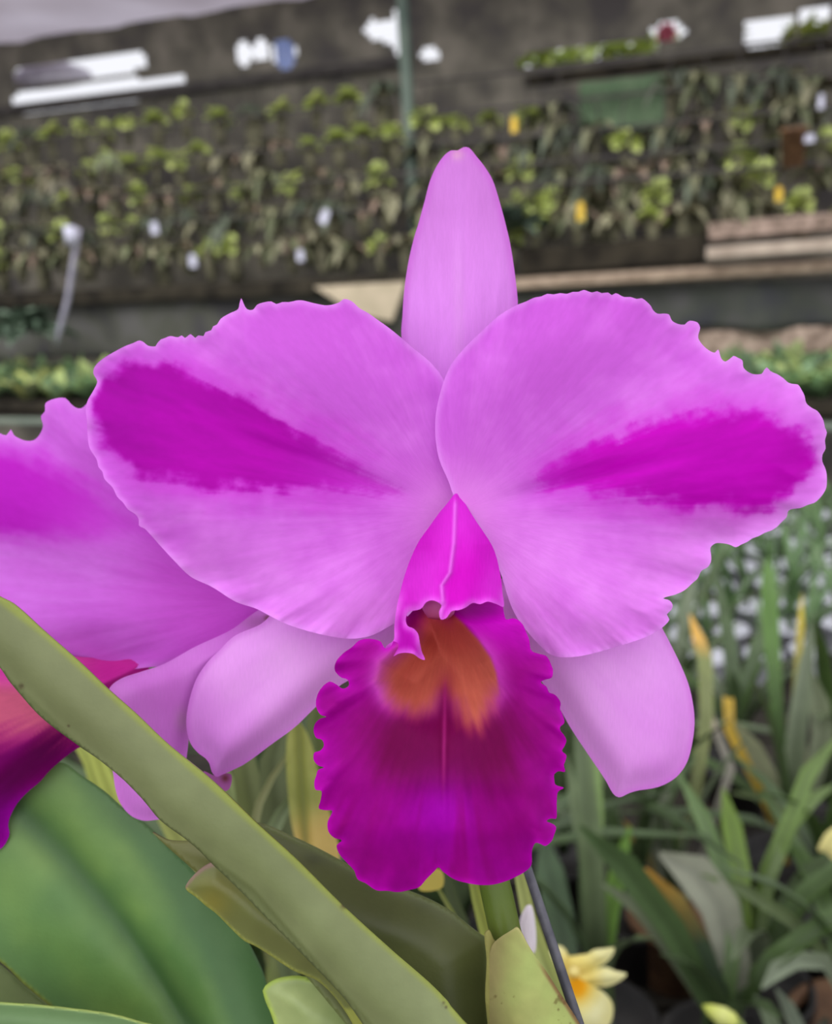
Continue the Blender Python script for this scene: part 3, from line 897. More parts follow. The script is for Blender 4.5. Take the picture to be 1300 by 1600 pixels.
# pot far below the frame's edge
pot_c = Vector((0.03, 0.17, 1.152))
vs, fs = lathe([(.03, 0), (.034, .002), (.042, .055), (.045, .056), (.045, .062), (.041, .062), (.039, .05), (.0, .05)], 28)
mesh_obj('pot', [v + pot_c for v in vs], fs, M_POT, plant, [(40, 38, 36)] * len(vs))
mb = MB()
for px, py, dd in ((850, 1715, D + .004), (735, 1690, D), (690, 1700, D + .012), (420, 1710, D + .03)):
    a = P(px, py, dd)
    b = Vector((pot_c.x + (a.x - pot_c.x) * .25, pot_c.y + .01, pot_c.z + .05))
    mb.tube([a + (a - b).normalized() * .004, a.lerp(b, .5), b], [.005, .008, .006], [(110, 122, 60)] * 3, 14)
o_ = mb.build('pseudobulb', M_LEAF, plant)
# (separate swollen stems, each of its own)
bpy.data.objects.remove(o_)
for px, py, dd in ((850, 1715, D + .004), (735, 1690, D), (690, 1700, D + .012), (420, 1710, D + .03), (240, 1720, D + .03)):
    a = P(px, py, dd)
    b = Vector((pot_c.x + (a.x - pot_c.x) * .25, pot_c.y + .01, pot_c.z + .045))
    MB().tube([a + (a - b).normalized() * .004, a.lerp(b, .5), b], [.004, .007, .006], [(110, 122, 60)] * 3, 14).build('pseudobulb', M_LEAF, plant)
a = P(418, 946, D2 + .004); b = P(600, 1080, D + .024); c = P(745, 1270, D + .013)
MB().tube([a, a.lerp(b, .5), b, c], [.003, .003, .0028, .003], [(190, 110, 170), (160, 120, 110), (120, 126, 70), (108, 124, 56)], 14).build('flower_stalk', M_LEAF, plant)

stk = MB()
s0, s1 = P(812, 1322, D + .022), P(903, 1596, D + .008)
dirv = (s1 - s0).normalized()
k = 0.2
sp = [s0, s0.lerp(s1, .33), s0.lerp(s1, .66), s1, s1 + dirv * .03]
end = Vector((0.085, 0.22, 1.152))
sp += [end]
stk.tube(sp, [.00118, .00122, .00124, .00126, .00128, .00128], [(80, 80, 90)] * 6, 16)
tag(stk.build('plant_stake', M_STAKE, None, origin=end), 'thin dark grey wire stake rising beside the speckled sheath', 'plant stake')

# shelf that carries the pot, below the picture
mb = MB()
for i in range(5):
    mb.box((0.02, 0.075 + i * .045, 1.142), (.6, .03, .018))
shelf = mb.build('plant_shelf', M_WOOD, None, origin=(0.02, .16, 0), smooth=False)
tag(shelf, 'pale slatted plant shelf under the foreground orchid pot', 'shelf')
for sx in (-.26, .3):
    MB().box((sx, .16, .567), (.04, .2, 1.132)).build('leg', M_BENCH, shelf, smooth=False)

# ================================================================== SETTING
mb = MB(); mb.box((0, 4, -.02), (16, 18, .04))
tag(mb.build('floor', M_FLOOR, smooth=False), kind='structure')

HOLES = []
for (x, y, rx, ry, kind) in ((122, 108, 106, 16, 0), (122, 150, 108, 19, 0), (258, 132, 34, 13, 0), (381, 84, 14, 20, 1), (408, 78, 14, 17, 1), (444, 84, 19, 24, 1),
                       (584, 46, 14, 15, 1), (612, 48, 19, 20, 1), (624, 26, 12, 13, 1), (627, 66, 13, 20, 1), (1202, 50, 40, 24, 0), (1043, 50, 27, 15, 1), (915, 86, 112, 12, 0), (1272, 40, 26, 30, 0), (672, 85, 16, 10, 1)):
    s, z = RW(x, y, 0)
    s2, _ = RW(x + rx, y, 0)
    _, z2 = RW(x, y - ry, 0)
    HOLES.append((s, z, s2 - s, z2 - z, kind))
CEIL = 2.78
WT = 2.78
vs, fs = [], []
S0, S1, CELL = -6.6, 3.6, 0.022
ns, nz_ = int((S1 - S0) / CELL), int((WT - 1.9) / CELL)
idx = {}


def vid(i, j):
    if (i, j) not in idx:
        idx[(i, j)] = len(vs)
        vs.append(BG(S0 + i * CELL, 0, 1.9 + j * CELL))
    return idx[(i, j)]


hz = np.array([(h[0], h[1], h[2], h[3]) for h in HOLES]); hk = np.array([h[4] for h in HOLES])
for i in range(ns):
    for j in range(nz_):
        s, z = S0 + (i + .5) * CELL, 1.9 + (j + .5) * CELL
        u = np.abs((s - hz[:, 0]) / hz[:, 2]); w = np.abs((z - (hz[:, 1] + 0 * s)) / hz[:, 3])
        inside = np.where(hk == 1, u * u + w * w < 1, u ** 5 + w ** 5 < 1)
        if not inside.any():
            fs.append((vid(i, j), vid(i + 1, j), vid(i + 1, j + 1), vid(i, j + 1)))
b = len(vs)
vs += [BG(S0, 0, 0), BG(S1, 0, 0), BG(S1, 0, 1.9), BG(S0, 0, 1.9)]
fs.append((b, b + 1, b + 2, b + 3))
tag(mesh_obj('wall_back', vs, fs, M_WALL, smooth=False), kind='structure')

# roof sheet over the far end
vs = []
fs = []
nr = 60
for i in range(nr + 1):
    s = S0 + (S1 - S0) * i / nr
    for t in (-.25, .7, 1.6):
        vs.append(BG(s, t, CEIL + .018 * math.sin(i * 1.7) + 0.03 * t))
for i in range(nr):
    for j in range(2):
        a = i * 3 + j
        fs.append((a, a + 3, a + 4, a + 1))
tag(mesh_obj('ceiling', vs, fs, M_ROOF), kind='structure')
RZ = Matrix.Rotation(-YAW, 3, 'Z')


def bar(name, s0, z0, s1, z1, t, w, depth, mat, label=None, cat=None, kind=None, group=None, parent=None):
    a, b2 = BG(s0, t, z0), BG(s1, t, z1)
    mb = MB()
    L = (b2 - a).length
    ang = math.atan2(z1 - z0, s1 - s0)
    R = RZ @ Matrix.Rotation(-ang, 3, 'Y')
    # chamfered plank
    h, dp, c = w / 2, depth / 2, min(w, depth) * .15
    prof = [(-dp + c, -h), (dp - c, -h), (dp, -h + c), (dp, h - c), (dp - c, h), (-dp + c, h), (-dp, h - c), (-dp, -h + c)]
    vs = []
    mid = (a + b2) / 2
    for e in (-L / 2, L / 2):
        for (q, r) in prof:
            vs.append(mid + R @ Vector((e, q, r)))
    fs = [tuple(reversed(range(8))), tuple(range(8, 16))] + [(i, (i + 1) % 8, 8 + (i + 1) % 8, 8 + i) for i in range(8)]
    o = mesh_obj(name, vs, fs, mat, parent, [(120, 120, 120)] * 16, None, None if parent else mid, False)
    if parent is None:
        tag(o, label, cat, group, kind)
    return o


# eaves beam and post
sA, zA = RW(228, 128, .05); sB, zB = RW(640, 92, .05)
bar('trim_1', S0, RW(0, 176, .03)[1], RW(640, 90, .03)[0], RW(0, 176, .03)[1], .04, .05, .04, M_RAIL, kind='structure')
sP, _ = RW(640, 200, .62)
bar('support_post', sP, 0, sP, CEIL + .02, .62, .05, .05, M_POST, 'slim grey-green upright post behind the top sepal', 'post')
# dark beam across the right half
a = RW(820, 128, .5); b = RW(1330, 74, .5)
bar('roof_beam', a[0], a[1], b[0] + .4, b[1] + .02, .5, .045, .04, M_DARKW, 'dark beam crossing high on the right above the hanging plants', 'beam')
# green net panel
a = RW(905, 130, .25); b = RW(1062, 195, .25)
mb = MB()
cols_ = []
nn = 14
g = []
for i in range(nn + 1):
    for j in range(5):
        g.append(BG(a[0] + (b[0] - a[0]) * i / nn, .25 + .015 * math.sin(i * 1.3), a[1] + (b[1] - a[1]) * j / 4))
mb.add(g, [(i * 5 + j, i * 5 + j + 1, i * 5 + j + 6, i * 5 + j + 5) for i in range(nn) for j in range(4)], [(100, 120, 95)] * len(g))
tag(mb.build('shade_net', M_GNET, origin=BG(a[0], .25, b[1])), 'plain grey-green shade net panel hanging between the plants at upper right', 'shade net')

# ---- hanging orchids
def clump(n, L, W, droop, cols, seed, spread=1.0, rise=1.0, low=None):
    rnd = random.Random(seed)
    mb = MB()
    for k in range(n):
        az = rnd.uniform(0, 2 * math.pi)
        l = L * rnd.uniform(.65, 1.1)
        el = rnd.uniform(.3, 1.2) * rise
        d = Vector((math.cos(az) * spread, math.sin(az) * spread, 0))
        pts = []
        for i in range(5):
            t = i / 4
            pts.append(d * (l * t * math.cos(el)) + Vector((0, 0, l * (t * math.sin(el) - droop * t * t))))
        if low is not None:
            pts = [Vector((q.x, q.y, max(q.z, low + .02 * i))) for i, q in enumerate(pts)]
        c = rnd.choice(cols)
        j = rnd.uniform(.82, 1.15)
        c = tuple(q * j for q in c)
        w = W * rnd.uniform(.8, 1.15)
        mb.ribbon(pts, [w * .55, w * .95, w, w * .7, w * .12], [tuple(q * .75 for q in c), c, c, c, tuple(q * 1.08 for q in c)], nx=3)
    return mb


LIME = [(222, 232, 146), (208, 220, 136), (190, 202, 128)]
OLIVE = [(142, 142, 110), (164, 160, 130), (124, 130, 98), (148, 128, 112)]
DARKG = [(100, 110, 90), (120, 128, 108), (92, 98, 84)]
protos = []


def rosette(n, L, W, cols, seed):
    rnd = random.Random(seed)
    mb = MB()
    for k in range(n):
        d = Vector((rnd.uniform(-1, 1), rnd.uniform(-1, 1), rnd.uniform(-.5, 1))).normalized()
        l = L * rnd.uniform(.7, 1.1)
        c = rnd.choice(cols)
        w = W * rnd.uniform(.8, 1.15)
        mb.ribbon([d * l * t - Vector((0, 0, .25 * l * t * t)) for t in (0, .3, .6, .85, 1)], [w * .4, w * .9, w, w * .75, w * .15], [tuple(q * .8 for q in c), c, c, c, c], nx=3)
    return mb


def hang_proto(kind, seed):
    root = empty('hanging_orchid', (0, 0, 0))
    rnd = random.Random(seed)
    if kind == 'lime':
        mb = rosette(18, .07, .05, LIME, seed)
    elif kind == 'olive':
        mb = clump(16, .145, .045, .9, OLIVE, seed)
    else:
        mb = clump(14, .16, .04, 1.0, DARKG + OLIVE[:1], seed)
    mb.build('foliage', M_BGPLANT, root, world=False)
    # slab of bark with roots hanging off it
    mt = MB()
    w, h = (rnd.uniform(.05, .075), rnd.uniform(.09, .15)) if kind != 'dark' else (.085, .26)
    prof = []
    ring = 9
    vs, fs = [], []
    for i in range(6):
        z = .02 - h * i / 5
        for j in range(ring):
            a = 2 * math.pi * j / ring
            rr = (1 + .25 * math.sin(j * 2.3 + i * 1.9 + seed)) * (1 - .25 * abs(i - 2.5) / 2.5)
            vs.append(Vector((math.cos(a) * w / 2 * rr, math.sin(a) * .018 * rr, z)))
    for i in range(5):
        for j in range(ring):
            a = i * ring + j; b = i * ring + (j + 1) % ring
            fs.append((a, b, b + ring, a + ring))
    fs += [tuple(reversed(range(ring))), tuple(5 * ring + j for j in range(ring))]
    mt.add(vs, fs, [(80, 70, 55)] * len(vs))
    mt.build('bark_mount', M_MOUNT, root, world=False)
    hk = MB(); hk.tube([(0, .012, -.0), (0, .012, .06), (0, .0, .09)], [.003] * 3, [(90, 90, 90)] * 3, 6)
    hk.build('hook', M_RAIL, root, world=False)
    return root


HP = [hang_proto('lime', 1), hang_proto('lime', 2), hang_proto('olive', 3), hang_proto('olive', 4), hang_proto('dark', 5), hang_proto('dark', 6), hang_proto('olive', 8)]
used = set()
rowname = ['topmost', 'second', 'third', 'fourth', 'lowest']


def hang(kinds, s, t, z, rz, sc, zr, label, group):
    i = random.choice(kinds)
    if i in used:
        o = copy_tree(HP[i])
    else:
        used.add(i); o = HP[i]
    o.location = BG(s, t, z)
    o.rotation_euler = (0, 0, rz)
    o.scale = (sc, sc, sc)
    for ch in o.children:                       # the wire hook reaches up to its rail
        if ch.name.startswith('hook'):
            ch.scale = (1, 1, (zr - .008 - z) / (.093 * sc))
    tag(o, label, 'orchid', group)


# left racks: five rails, each a row of small plants
for ri_, (yrow, mix) in enumerate(((176, [0, 1, 0, 4]), (238, [0, 1, 2, 2, 0]), (292, [1, 2, 3, 4, 2, 0]), (345, [2, 3, 4, 5, 1]), (392, [2, 3, 6, 1, 2]))):
    t = .55 + .07 * ri_
    sl, z = RW(330, yrow, t)
    s = RW(-40, yrow, t)[0]
    e = RW(640, yrow, t)[0]
    rl = bar('hanging_rail', s - .6, z + .15, e + .05, z + .15, t - .0, .014, .014, M_RAIL, '%s thin dark rail of the left rack that plants hang from' % rowname[ri_], 'rail')
    while s < e:
        hang(mix, s, t, z + random.uniform(-.035, .03), random.uniform(0, 6.28), random.uniform(1.0, 1.4), z + .15,
             'small mounted orchid in the %s row of the rack left of the post' % rowname[ri_], 'orchids in the %s row of the left rack' % rowname[ri_])
        s += random.uniform(.125, .17) if ri_ else random.uniform(.14, .22)
# right racks
for ri_, (yrow, mix) in enumerate(((150, [4, 5, 0, 2, 3]), (205, [4, 5, 0, 2, 3]), (255, [2, 4, 5, 1, 3]), (300, [2, 3, 4, 1, 6]), (336, [2, 3, 6, 1, 0]))):
    t = .6 + .07 * ri_
    sl, z = RW(980, yrow, t)
    s = RW(665, yrow, t)[0]
    e = RW(1340, yrow, t)[0]
    rl = bar('hanging_rail', s - .05, z + .15, e + .6, z + .15, t, .014, .014, M_RAIL, '%s thin dark rail of the right rack that plants hang from' % rowname[ri_], 'rail')
    while s < e:
        px_ok = True
        if ri_ in (0,) and RW(905, 150, t)[0] < s < RW(1050, 150, t)[0] and random.random() < .8:
            px_ok = False
        if px_ok:
            hang(mix, s, t, z + random.uniform(-.045, .035), random.uniform(0, 6.28), random.uniform(1.05, 1.5), z + .15,
                 'small mounted orchid in the %s row of the rack right of the post' % rowname[ri_], 'orchids in the %s row of the right rack' % rowname[ri_])
        s += random.uniform(.13, .19)
for i, o in enumerate(HP):
    if i not in used:
        for ch in list(o.children): bpy.data.objects.remove(ch)
        bpy.data.objects.remove(o)

# ---- shelf line under the racks
t = 1.0
zs = RW(330, 455, t)[1]
bar('plank', RW(-60, 460, t)[0] - .4, zs, RW(700, 440, t)[0], zs, t, .075, .05, M_DARKW, 'long black plank running under the left rack', 'plank')
zc = RW(330, 495, t - .05)[1]


def drape(name, s0, s1, z0, z1, t, mat, label, cat, seed):
    rnd = random.Random(seed)
    g = []
    n = 46
    for i in range(n + 1):
        s = s0 + (s1 - s0) * i / n
        for j in range(7):
            v = j / 6
            g.append(BG(s, t + .02 * v * math.sin(i * .9 + seed) + .012 * math.sin(i * .33), z0 + (z1 - z0) * v + (.012 * math.sin(i * .5 + seed) if j == 6 else 0)))
    mb = MB().add(g, [(i * 7 + j, i * 7 + j + 1, i * 7 + j + 8, i * 7 + j + 7) for i in range(n) for j in range(6)], [(90, 90, 86)] * len(g))
    o = mb.build(name, mat, origin=BG(s0, t, z1))
    solid(o, .004)
    return tag(o, label, cat)


drape('cloth', RW(60, 500, t)[0] - .8, RW(655, 470, t)[0], zs - .04, RW(330, 560, t)[1], t - .05, M_CLOTH, 'grey-olive cloth strip hanging below the left black plank', 'cloth', 1)
# pale board leaning left of the top sepal
a = RW(490, 448, t + .06); b = RW(634, 440, t + .06); c = RW(612, 502, t + .06); d = RW(560, 492, t + .06)
g = [BG(q[0], t + .06, q[1]) for q in (a, b, c, d)] + [BG(q[0], t + .035, q[1]) for q in (a, b, c, d)]
tag(MB().add(g, [(3, 2, 1, 0), (4, 5, 6, 7), (0, 1, 5, 4), (1, 2, 6, 5), (2, 3, 7, 6), (3, 0, 4, 7)], [(190, 170, 140)] * 8).build('board', noise_mat('pale_board', (176, 162, 138), (196, 180, 156), 9), smooth=False, origin=BG(c[0], t + .05, c[1])),
    'pale tan board leaning beside the base of the top sepal', 'board')
# right: ledge with planter, pale kerb and black liner
a = RW(800, 462, t); b = RW(1100, 412, t)
zr = RW(960, 437, t)[1]
zt = RW(960, 372, t)[1]
bar('ledge', RW(790, 450, t)[0], zr, RW(1330, 400, t)[0] + .5, zr + .03, t, .045, .12, M_WOOD, 'weathered tan timber ledge under the right rack', 'ledge')
pl = bar('planter_box', RW(815, 400, t - .1)[0], (zr + zt) / 2 + .0, RW(1098, 400, t - .1)[0], (zr + zt) / 2 + .02, t - .12, zt - zr - .05, .1, M_DARKW, 'long black planter box on the timber ledge', 'planter')
sr = RW(1200, 392, t + .02)
g = []
bar('kerb_stone', RW(1105, 398, t + .07)[0], RW(1105, 396, t + .07)[1], RW(1330, 392, t + .07)[0] + .4, RW(1330, 384, t + .07)[1] + .02, t + .1, .05, .05, noise_mat('kerb', (150, 134, 120), (188, 172, 156), 7), 'pale stone kerb at the right end of the timber ledge', 'kerb')
bar('gravel_heap', RW(1108, 360, t - .05)[0], RW(1108, 362, t - .05)[1], RW(1330, 350, t - .05)[0] + .4, RW(1330, 348, t - .05)[1] + .02, t - .03, .07, .06, noise_mat('pinkish_gravel', (108, 92, 80), (172, 150, 136), 28), 'strip of pinkish gravel above the pale kerb at right', 'gravel', 'stuff')
drape('liner', RW(800, 480, t)[0] - .1, RW(1330, 430, t)[0] + .6, zr - .03, RW(960, 520, t)[1], t - .03, noise_mat('black_liner', (58, 58, 64), (82, 80, 80), 4, c3=(70, 72, 66)), 'dark grey plastic liner hanging below the right timber ledge', 'liner', 4)

bar('gravel_heap', RW(1060, 545, .93)[0], RW(1060, 540, .93)[1], RW(1330, 530, .93)[0] + .5, RW(1330, 524, .93)[1] + .01, .93, .11, .06, noise_mat('pinkish_soil', (118, 100, 88), (186, 164, 148), 24), 'pinkish gravel strip behind the seedlings at right, under the dark liner', 'gravel', kind='stuff')
# ---- seedling bench
BT = 1.72
zb = RW(1200, 640, BT)[1]
bench = empty('seedling_bench', BG(0, BT - .4, 0))
tag(bench, 'long low bench with a dark rim covered in green seedlings', 'bench')
bar('bench_top', -3.2, zb - .02, 2.9, zb - .02, BT - .42, .04, .82, M_BENCH, parent=bench)
bar('rim', -3.2, zb + .01, 2.9, zb + .01, BT + .01, .05, .03, M_DARKW, parent=bench)
bar('rail', -3.2, zb - .055, 2.9, zb - .055, BT + .02, .025, .02, noise_mat('grey_rail', (112, 124, 112), (130, 140, 126), 8), parent=bench)
for s in (-3.0, -1.6, -.2, 1.2, 2.4):
    for tt in (BT - .06, BT - .78):
        bar('leg', s, 0, s, zb - .04, tt, .05, .05, M_BENCH, parent=bench)
SEED = [[(140, 172, 118), (160, 188, 124), (118, 150, 104)], [(132, 160, 120), (150, 178, 138), (176, 192, 124)], [(112, 144, 104), (158, 172, 124), (192, 196, 116)]]
sp_ = []
for k in range(5):
    mb = clump(14, .22, .07, .3, SEED[k % 3], 40 + k, .8, 1.25, low=.022)
    o = mb.build('seedling', M_BGPLANT, None, world=False)
    sp_.append(o)
first = [True] * 5
for r in range(5):
    s = -2.5
    while s < 2.5:
        k = random.randrange(5)
        if first[k]:
            first[k] = False; o = sp_[k]
        else:
            o = sp_[k].copy(); COL.objects.link(o)
        o.location = BG(s + random.uniform(-.02, .02), BT - .09 - r * .15, zb + .001)
        o.rotation_euler = (0, 0, random.uniform(0, 6.28))
        q = random.uniform(.85, 1.2); o.scale = (q, q, q)
        tag(o, 'small leafy green seedling in the %s row of the seedling bench' % ['front', 'second', 'third', 'fourth', 'rear'][r], 'seedling', 'seedlings in the %s row on the bench' % ['front', 'second', 'third', 'fourth', 'rear'][r])
        s += random.uniform(.17, .22)

# ---- odds and ends on the racks
def tagpiece(name, x, y, w, h, t, mat, label, cat, tilt=0.0):
    s, z = RW(x, y, t)
    k = (RW(x + 10, y, t)[0] - s) / 10
    W, H = w * k * .8, h * k * .8
    g = []
    R = Matrix.Rotation(tilt, 2)
    for (u, v) in ((-.5, -.5), (.5, -.5), (.5, .35), (.2, .5), (-.2, .5), (-.5, .35)):
        q = R @ Vector((u * W, v * H))
        g.append((q.x, q.y))
    vs = [BG(s + a_, t, z + b_) for a_, b_ in g] + [BG(s + a_, t - .003, z + b_) for a_, b_ in g]
    fs = [(0, 1, 2, 3, 4, 5), (11, 10, 9, 8, 7, 6)] + [(i, i + 6, (i + 1) % 6 + 6, (i + 1) % 6) for i in range(6)]
    o = mesh_obj(name, vs, fs, mat, None, [(200, 200, 200)] * 12, None, BG(s, t, z), False)
    tag(o, label, cat)


tagpiece('hanging_label', 907, 330, 14, 36, 1.05, M_YTAG, 'yellow plant label hanging low on the right rack, just right of the top sepal', 'plant label')
tagpiece('hanging_label', 1217, 303, 14, 30, 1.05, M_YTAG, 'yellow plant label hanging on the right rack near the picture edge', 'plant label')
tagpiece('hanging_label', 803, 195, 12, 28, 1.05, M_YTAG, 'yellow plant label hanging right of the top sepal tip', 'plant label')
tagpiece('hanging_label', 1283, 158, 11, 30, 1.05, M_WHITE, 'white plant label hanging at the upper right', 'plant label')
tagpiece('hanging_label', 1264, 216, 22, 16, 1.05, M_WHITE, 'small white plant label beside a brown hanging pot', 'plant label')
tagpiece('hanging_label', 507, 338, 15, 26, 1.05, M_WHITE, 'white plant label tilted, hanging left of the top sepal', 'plant label', -.5)
tagpiece('hanging_label', 469, 399, 13, 20, 1.05, M_WHITE, 'white plant label low on the left rack', 'plant label')
tagpiece('hanging_label', 241, 356, 14, 20, 1.05, M_WHITE, 'white plant label on the left rack above the plank', 'plant label')
tagpiece('hanging_label', 301, 407, 14, 22, 1.05, M_WHITE, 'white plant label just above the left plank', 'plant label')
s, z = RW(1240, 232, 1.02)
vs, fs = lathe([(.035, -.07), (.04, -.07), (.05, .06), (.054, .06), (.054, .075), (.046, .075), (.04, .05), (0, .05)], 18)
tag(mesh_obj('hanging_pot', [BG(s, 1.02, z) + v for v in vs], fs, M_POTB, None, [(120, 90, 60)] * len(vs), None, BG(s, 1.02, z - .07)), 'brown clay pot hanging in the right rack near the picture edge', 'pot')
# white pipe on the left
pts = [RW(122, 358, 1.5), (RW(112, 400, 1.5)), (RW(97, 470, 1.5)), (RW(80, 518, 1.5)), RW(72, 540, 1.5)]
pp = MB().tube([BG(q[0], 1.5 - .02 * i, q[1]) for i, q in enumerate(pts)], [.012, .012, .012, .011, .011], [(190, 190, 205)] * 5, 14).build('white_pipe', noise_mat('white_pipe', (160, 156, 172), (188, 184, 200), 12), origin=BG(pts[-1][0], 1.42, pts[-1][1]))
tag(pp, 'thin whitish plastic pipe leaning above the seedlings at far left', 'pipe')
q = RW(114, 360, 1.5)
capo = MB().tube([BG(q[0] - .005, 1.52, q[1] - .06), BG(q[0], 1.52, q[1] + .02)], [.024, .027], [(215, 215, 240)] * 2, 14).build('cap', M_WHITE, pp)
# dusky shrub at the far left end of the seedling bench
def shrub(name, x, y, t, n, L, W, cols, seed, label, cat='plant', zbase=None, droop=.5):
    s, z = RW(x, y, t)
    o = clump(n, L, W, droop, cols, seed, 1, 1.0)
    ob = o.build(name, M_BGPLANT, None, world=False)
    ob.location = BG(s, t, z)
    tag(ob, label, cat)
    return ob


for i, (x, y, lab) in enumerate(((30, 520, 'dark bluish-green shrub at the left edge, next to the whitish pipe'), )):
    shrub('leafy_shrub', x, y, 1.3, 80, .3, .08, [(98, 118, 98), (122, 142, 120), (82, 98, 82)], 70 + i, lab)
shrub('leafy_shrub', 800, 360, .95, 50, .26, .06, [(84, 98, 84), (100, 116, 100), (70, 82, 70)], 77, 'dusky blue-green plant hanging just right of the top sepal')
# pale lichen bundle in the left rack
shrub('air_plant', 85, 285, .95, 40, .13, .02, [(170, 160, 146), (150, 146, 126), (158, 152, 120)], 79, 'pale pinkish-grey tuft of air plant in the left rack', 'air plant', droop=1.2)
shrub('air_plant', 165, 245, .85, 30, .11, .025, [(150, 156, 128), (140, 150, 110)], 80, 'pale grey-green tuft of air plant left of the rack middle', 'air plant', droop=1.2)
# outside, seen through the openings
def outside_bush(x0, x1, y0, y1, t, cols, seed, label):
    s0, z0 = RW(x0, y1, t); s1, z1 = RW(x1, y0, t)
    rnd = random.Random(seed)
    mb = MB()
    for k in range(420):
        c = BG(rnd.uniform(s0, s1), t + rnd.uniform(-.15, .15), rnd.uniform(z0 - .5, z1))
        d = Vector((rnd.uniform(-1, 1), rnd.uniform(-1, 1), rnd.uniform(-.6, 1))).normalized() * .12
        cc = rnd.choice(cols)
        mb.ribbon([c - d, c, c + d], [.01, .09, .01], [cc] * 3, nx=3)
    # stems down to the ground
    for k in range(5):
        s = s0 + (s1 - s0) * (k + .5) / 5
        mb.tube([BG(s, t, 0), BG(s + .05, t, z0 - .2), BG(s, t, z0)], [.02, .015, .01], [(90, 80, 60)] * 3, 6)
    o = mb.build('garden_shrub', M_BGPLANT, None, origin=BG((s0 + s1) / 2, t, 0))
    tag(o, label, 'shrub')


outside_bush(760, 1020, 60, 108, -.9, [(206, 220, 120), (190, 206, 110), (176, 192, 116)], 5, 'bright lime-green shrub outside, seen under the roof right of the post')
outside_bush(1000, 1150, 55, 90, -2.0, [(150, 152, 130), (170, 170, 140), (130, 130, 112)], 6, 'greyish shrub outside around a red bloom at upper right')
outside_bush(1230, 1330, 40, 90, -1.2, [(176, 180, 96), (150, 160, 90)], 7, 'yellow-green shrub outside at the upper right corner')
s, z = RW(1041, 52, -.4)
mb = MB()
for k in range(7):
    a = k * 2 * math.pi / 7
    d = BS * math.cos(a) + Vector((0, 0, math.sin(a)))
    c = BG(s, -.4, z)
    mb.ribbon([c, c + d * .03 + BN * .01, c + d * .055], [.02, .045, .02], [(220, 90, 115)] * 3, side=BN.cross(d), nx=3)
mb.tube([BG(s, -.42, 0), BG(s + .03, -.42, z * .6), BG(s, -.41, z)], [.012, .01, .008], [(90, 110, 60)] * 3, 8)
tag(mb.build('garden_flower', M_RED, None, origin=BG(s, -.4, 0)), 'small red bloom outside, seen through the opening at upper right', 'flower')
a = RW(428, 55, -.3); b = RW(462, 112, -.3)
mb = MB(); g = []
for i in range(6):
    for j in range(4):
        g.append(BG(a[0] + (b[0] - a[0]) * i / 5, -.3 + .01 * math.sin(i * 2), a[1] + (b[1] - a[1]) * j / 3))
mb.add(g, [(i * 4 + j, i * 4 + j + 1, i * 4 + j + 5, i * 4 + j + 4) for i in range(5) for j in range(3)], [(170, 185, 240)] * len(g))
tag(mb.build('plastic_sheet', M_BLUE, None, origin=BG(a[0], -.3, b[1])), 'light blue plastic sheet hanging outside a gap at upper left', 'plastic sheet')
# grey heap and brown brace in the left opening
a = RW(6, 140, -.25); b = RW(128, 84, -.25)
vs = []; fs = []
n1, n2 = 16, 8
w = (b[0] - a[0]) / 2; h = b[1] - a[1]
for j in range(n2 + 1):
    ph = j / n2 * math.pi / 2
    for i in range(n1):
        th = 2 * math.pi * i / n1
        rr = 1 + .08 * math.sin(i * 2.1 + j)
        vs.append(BG((a[0] + b[0]) / 2 + math.cos(th) * w * math.cos(ph) * rr, -.3 + .12 * math.sin(th) * math.cos(ph), a[1] + h * math.sin(ph)))
for j in range(n2):
    for i in range(n1):
        q = j * n1 + i; r_ = j * n1 + (i + 1) % n1
        fs.append((q, r_, r_ + n1, q + n1))
tag(mesh_obj('netting_bundle', vs, fs, noise_mat('net_bundle', (196, 192, 206), (222, 218, 230), 9), None, [(150, 150, 160)] * len(vs), None, BG((a[0] + b[0]) / 2, -.3, a[1])), 'grey domed bundle of netting in the bright opening at upper left', 'netting')

# ================================================================== LOW BENCH AT RIGHT
LB = 0.55
lowb = empty('low_bench', (0.6, 1.8, 0))
tag(lowb, 'low dark bench that the strap-leaved potted plants stand on', 'bench')
mb = MB()
for i in range(20):
    mb.box((0.25, .42 + i * .125, LB - .015), (3.0, .115, .03))
mb.build('bench_top', M_BENCH, lowb, smooth=False)
for x in (-1.15, .25, 1.65):
    for y in (.5, 1.6, 2.75):
        MB().box((x, y, (LB - .03) / 2), (.06, .06, LB - .03)).build('leg', M_BENCH, lowb, smooth=False)


def pot_mesh(r, h):
    return lathe([(r * .72, 0), (r * .76, .002), (r * .95, h * .86), (r * 1.04, h * .87), (r * 1.04, h), (r * .93, h), (r * .9, h * .85), (0, h * .85)], 24)


# rows of small white pots with grassy leaves
pv, pf = pot_mesh(.038, .07)


def grass_proto(seed):
    r = empty('potted_orchid', (0, 0, 0))
    mesh_obj('pot', pv, pf, M_WPOT, r, [(235, 235, 245)] * len(pv), world=False)
    rnd = random.Random(seed)
    for k in range(rnd.choice((5, 6, 7))):
        az = rnd.uniform(0, 6.28); L = rnd.uniform(.12, .24); lean = rnd.uniform(.15, .8)
        d = Vector((math.cos(az), math.sin(az), 0))
        pts = [Vector((0, 0, .062)) + d * (L * lean * t * t) + Vector((0, 0, L * (t - .35 * lean * t * t))) for t in (0, .25, .5, .75, 1)]
        c = rnd.choice([(104, 136, 84), (116, 142, 98), (132, 150, 120), (92, 124, 74)])
        mb = MB().ribbon(pts, [.012, .018, .018, .014, .003], [tuple(q * .8 for q in c), c, c, c, (150, 150, 80) if rnd.random() < .25 else c], nx=3)
        mb.build('leaf', M_BGLEAF, r, world=False)
    return r


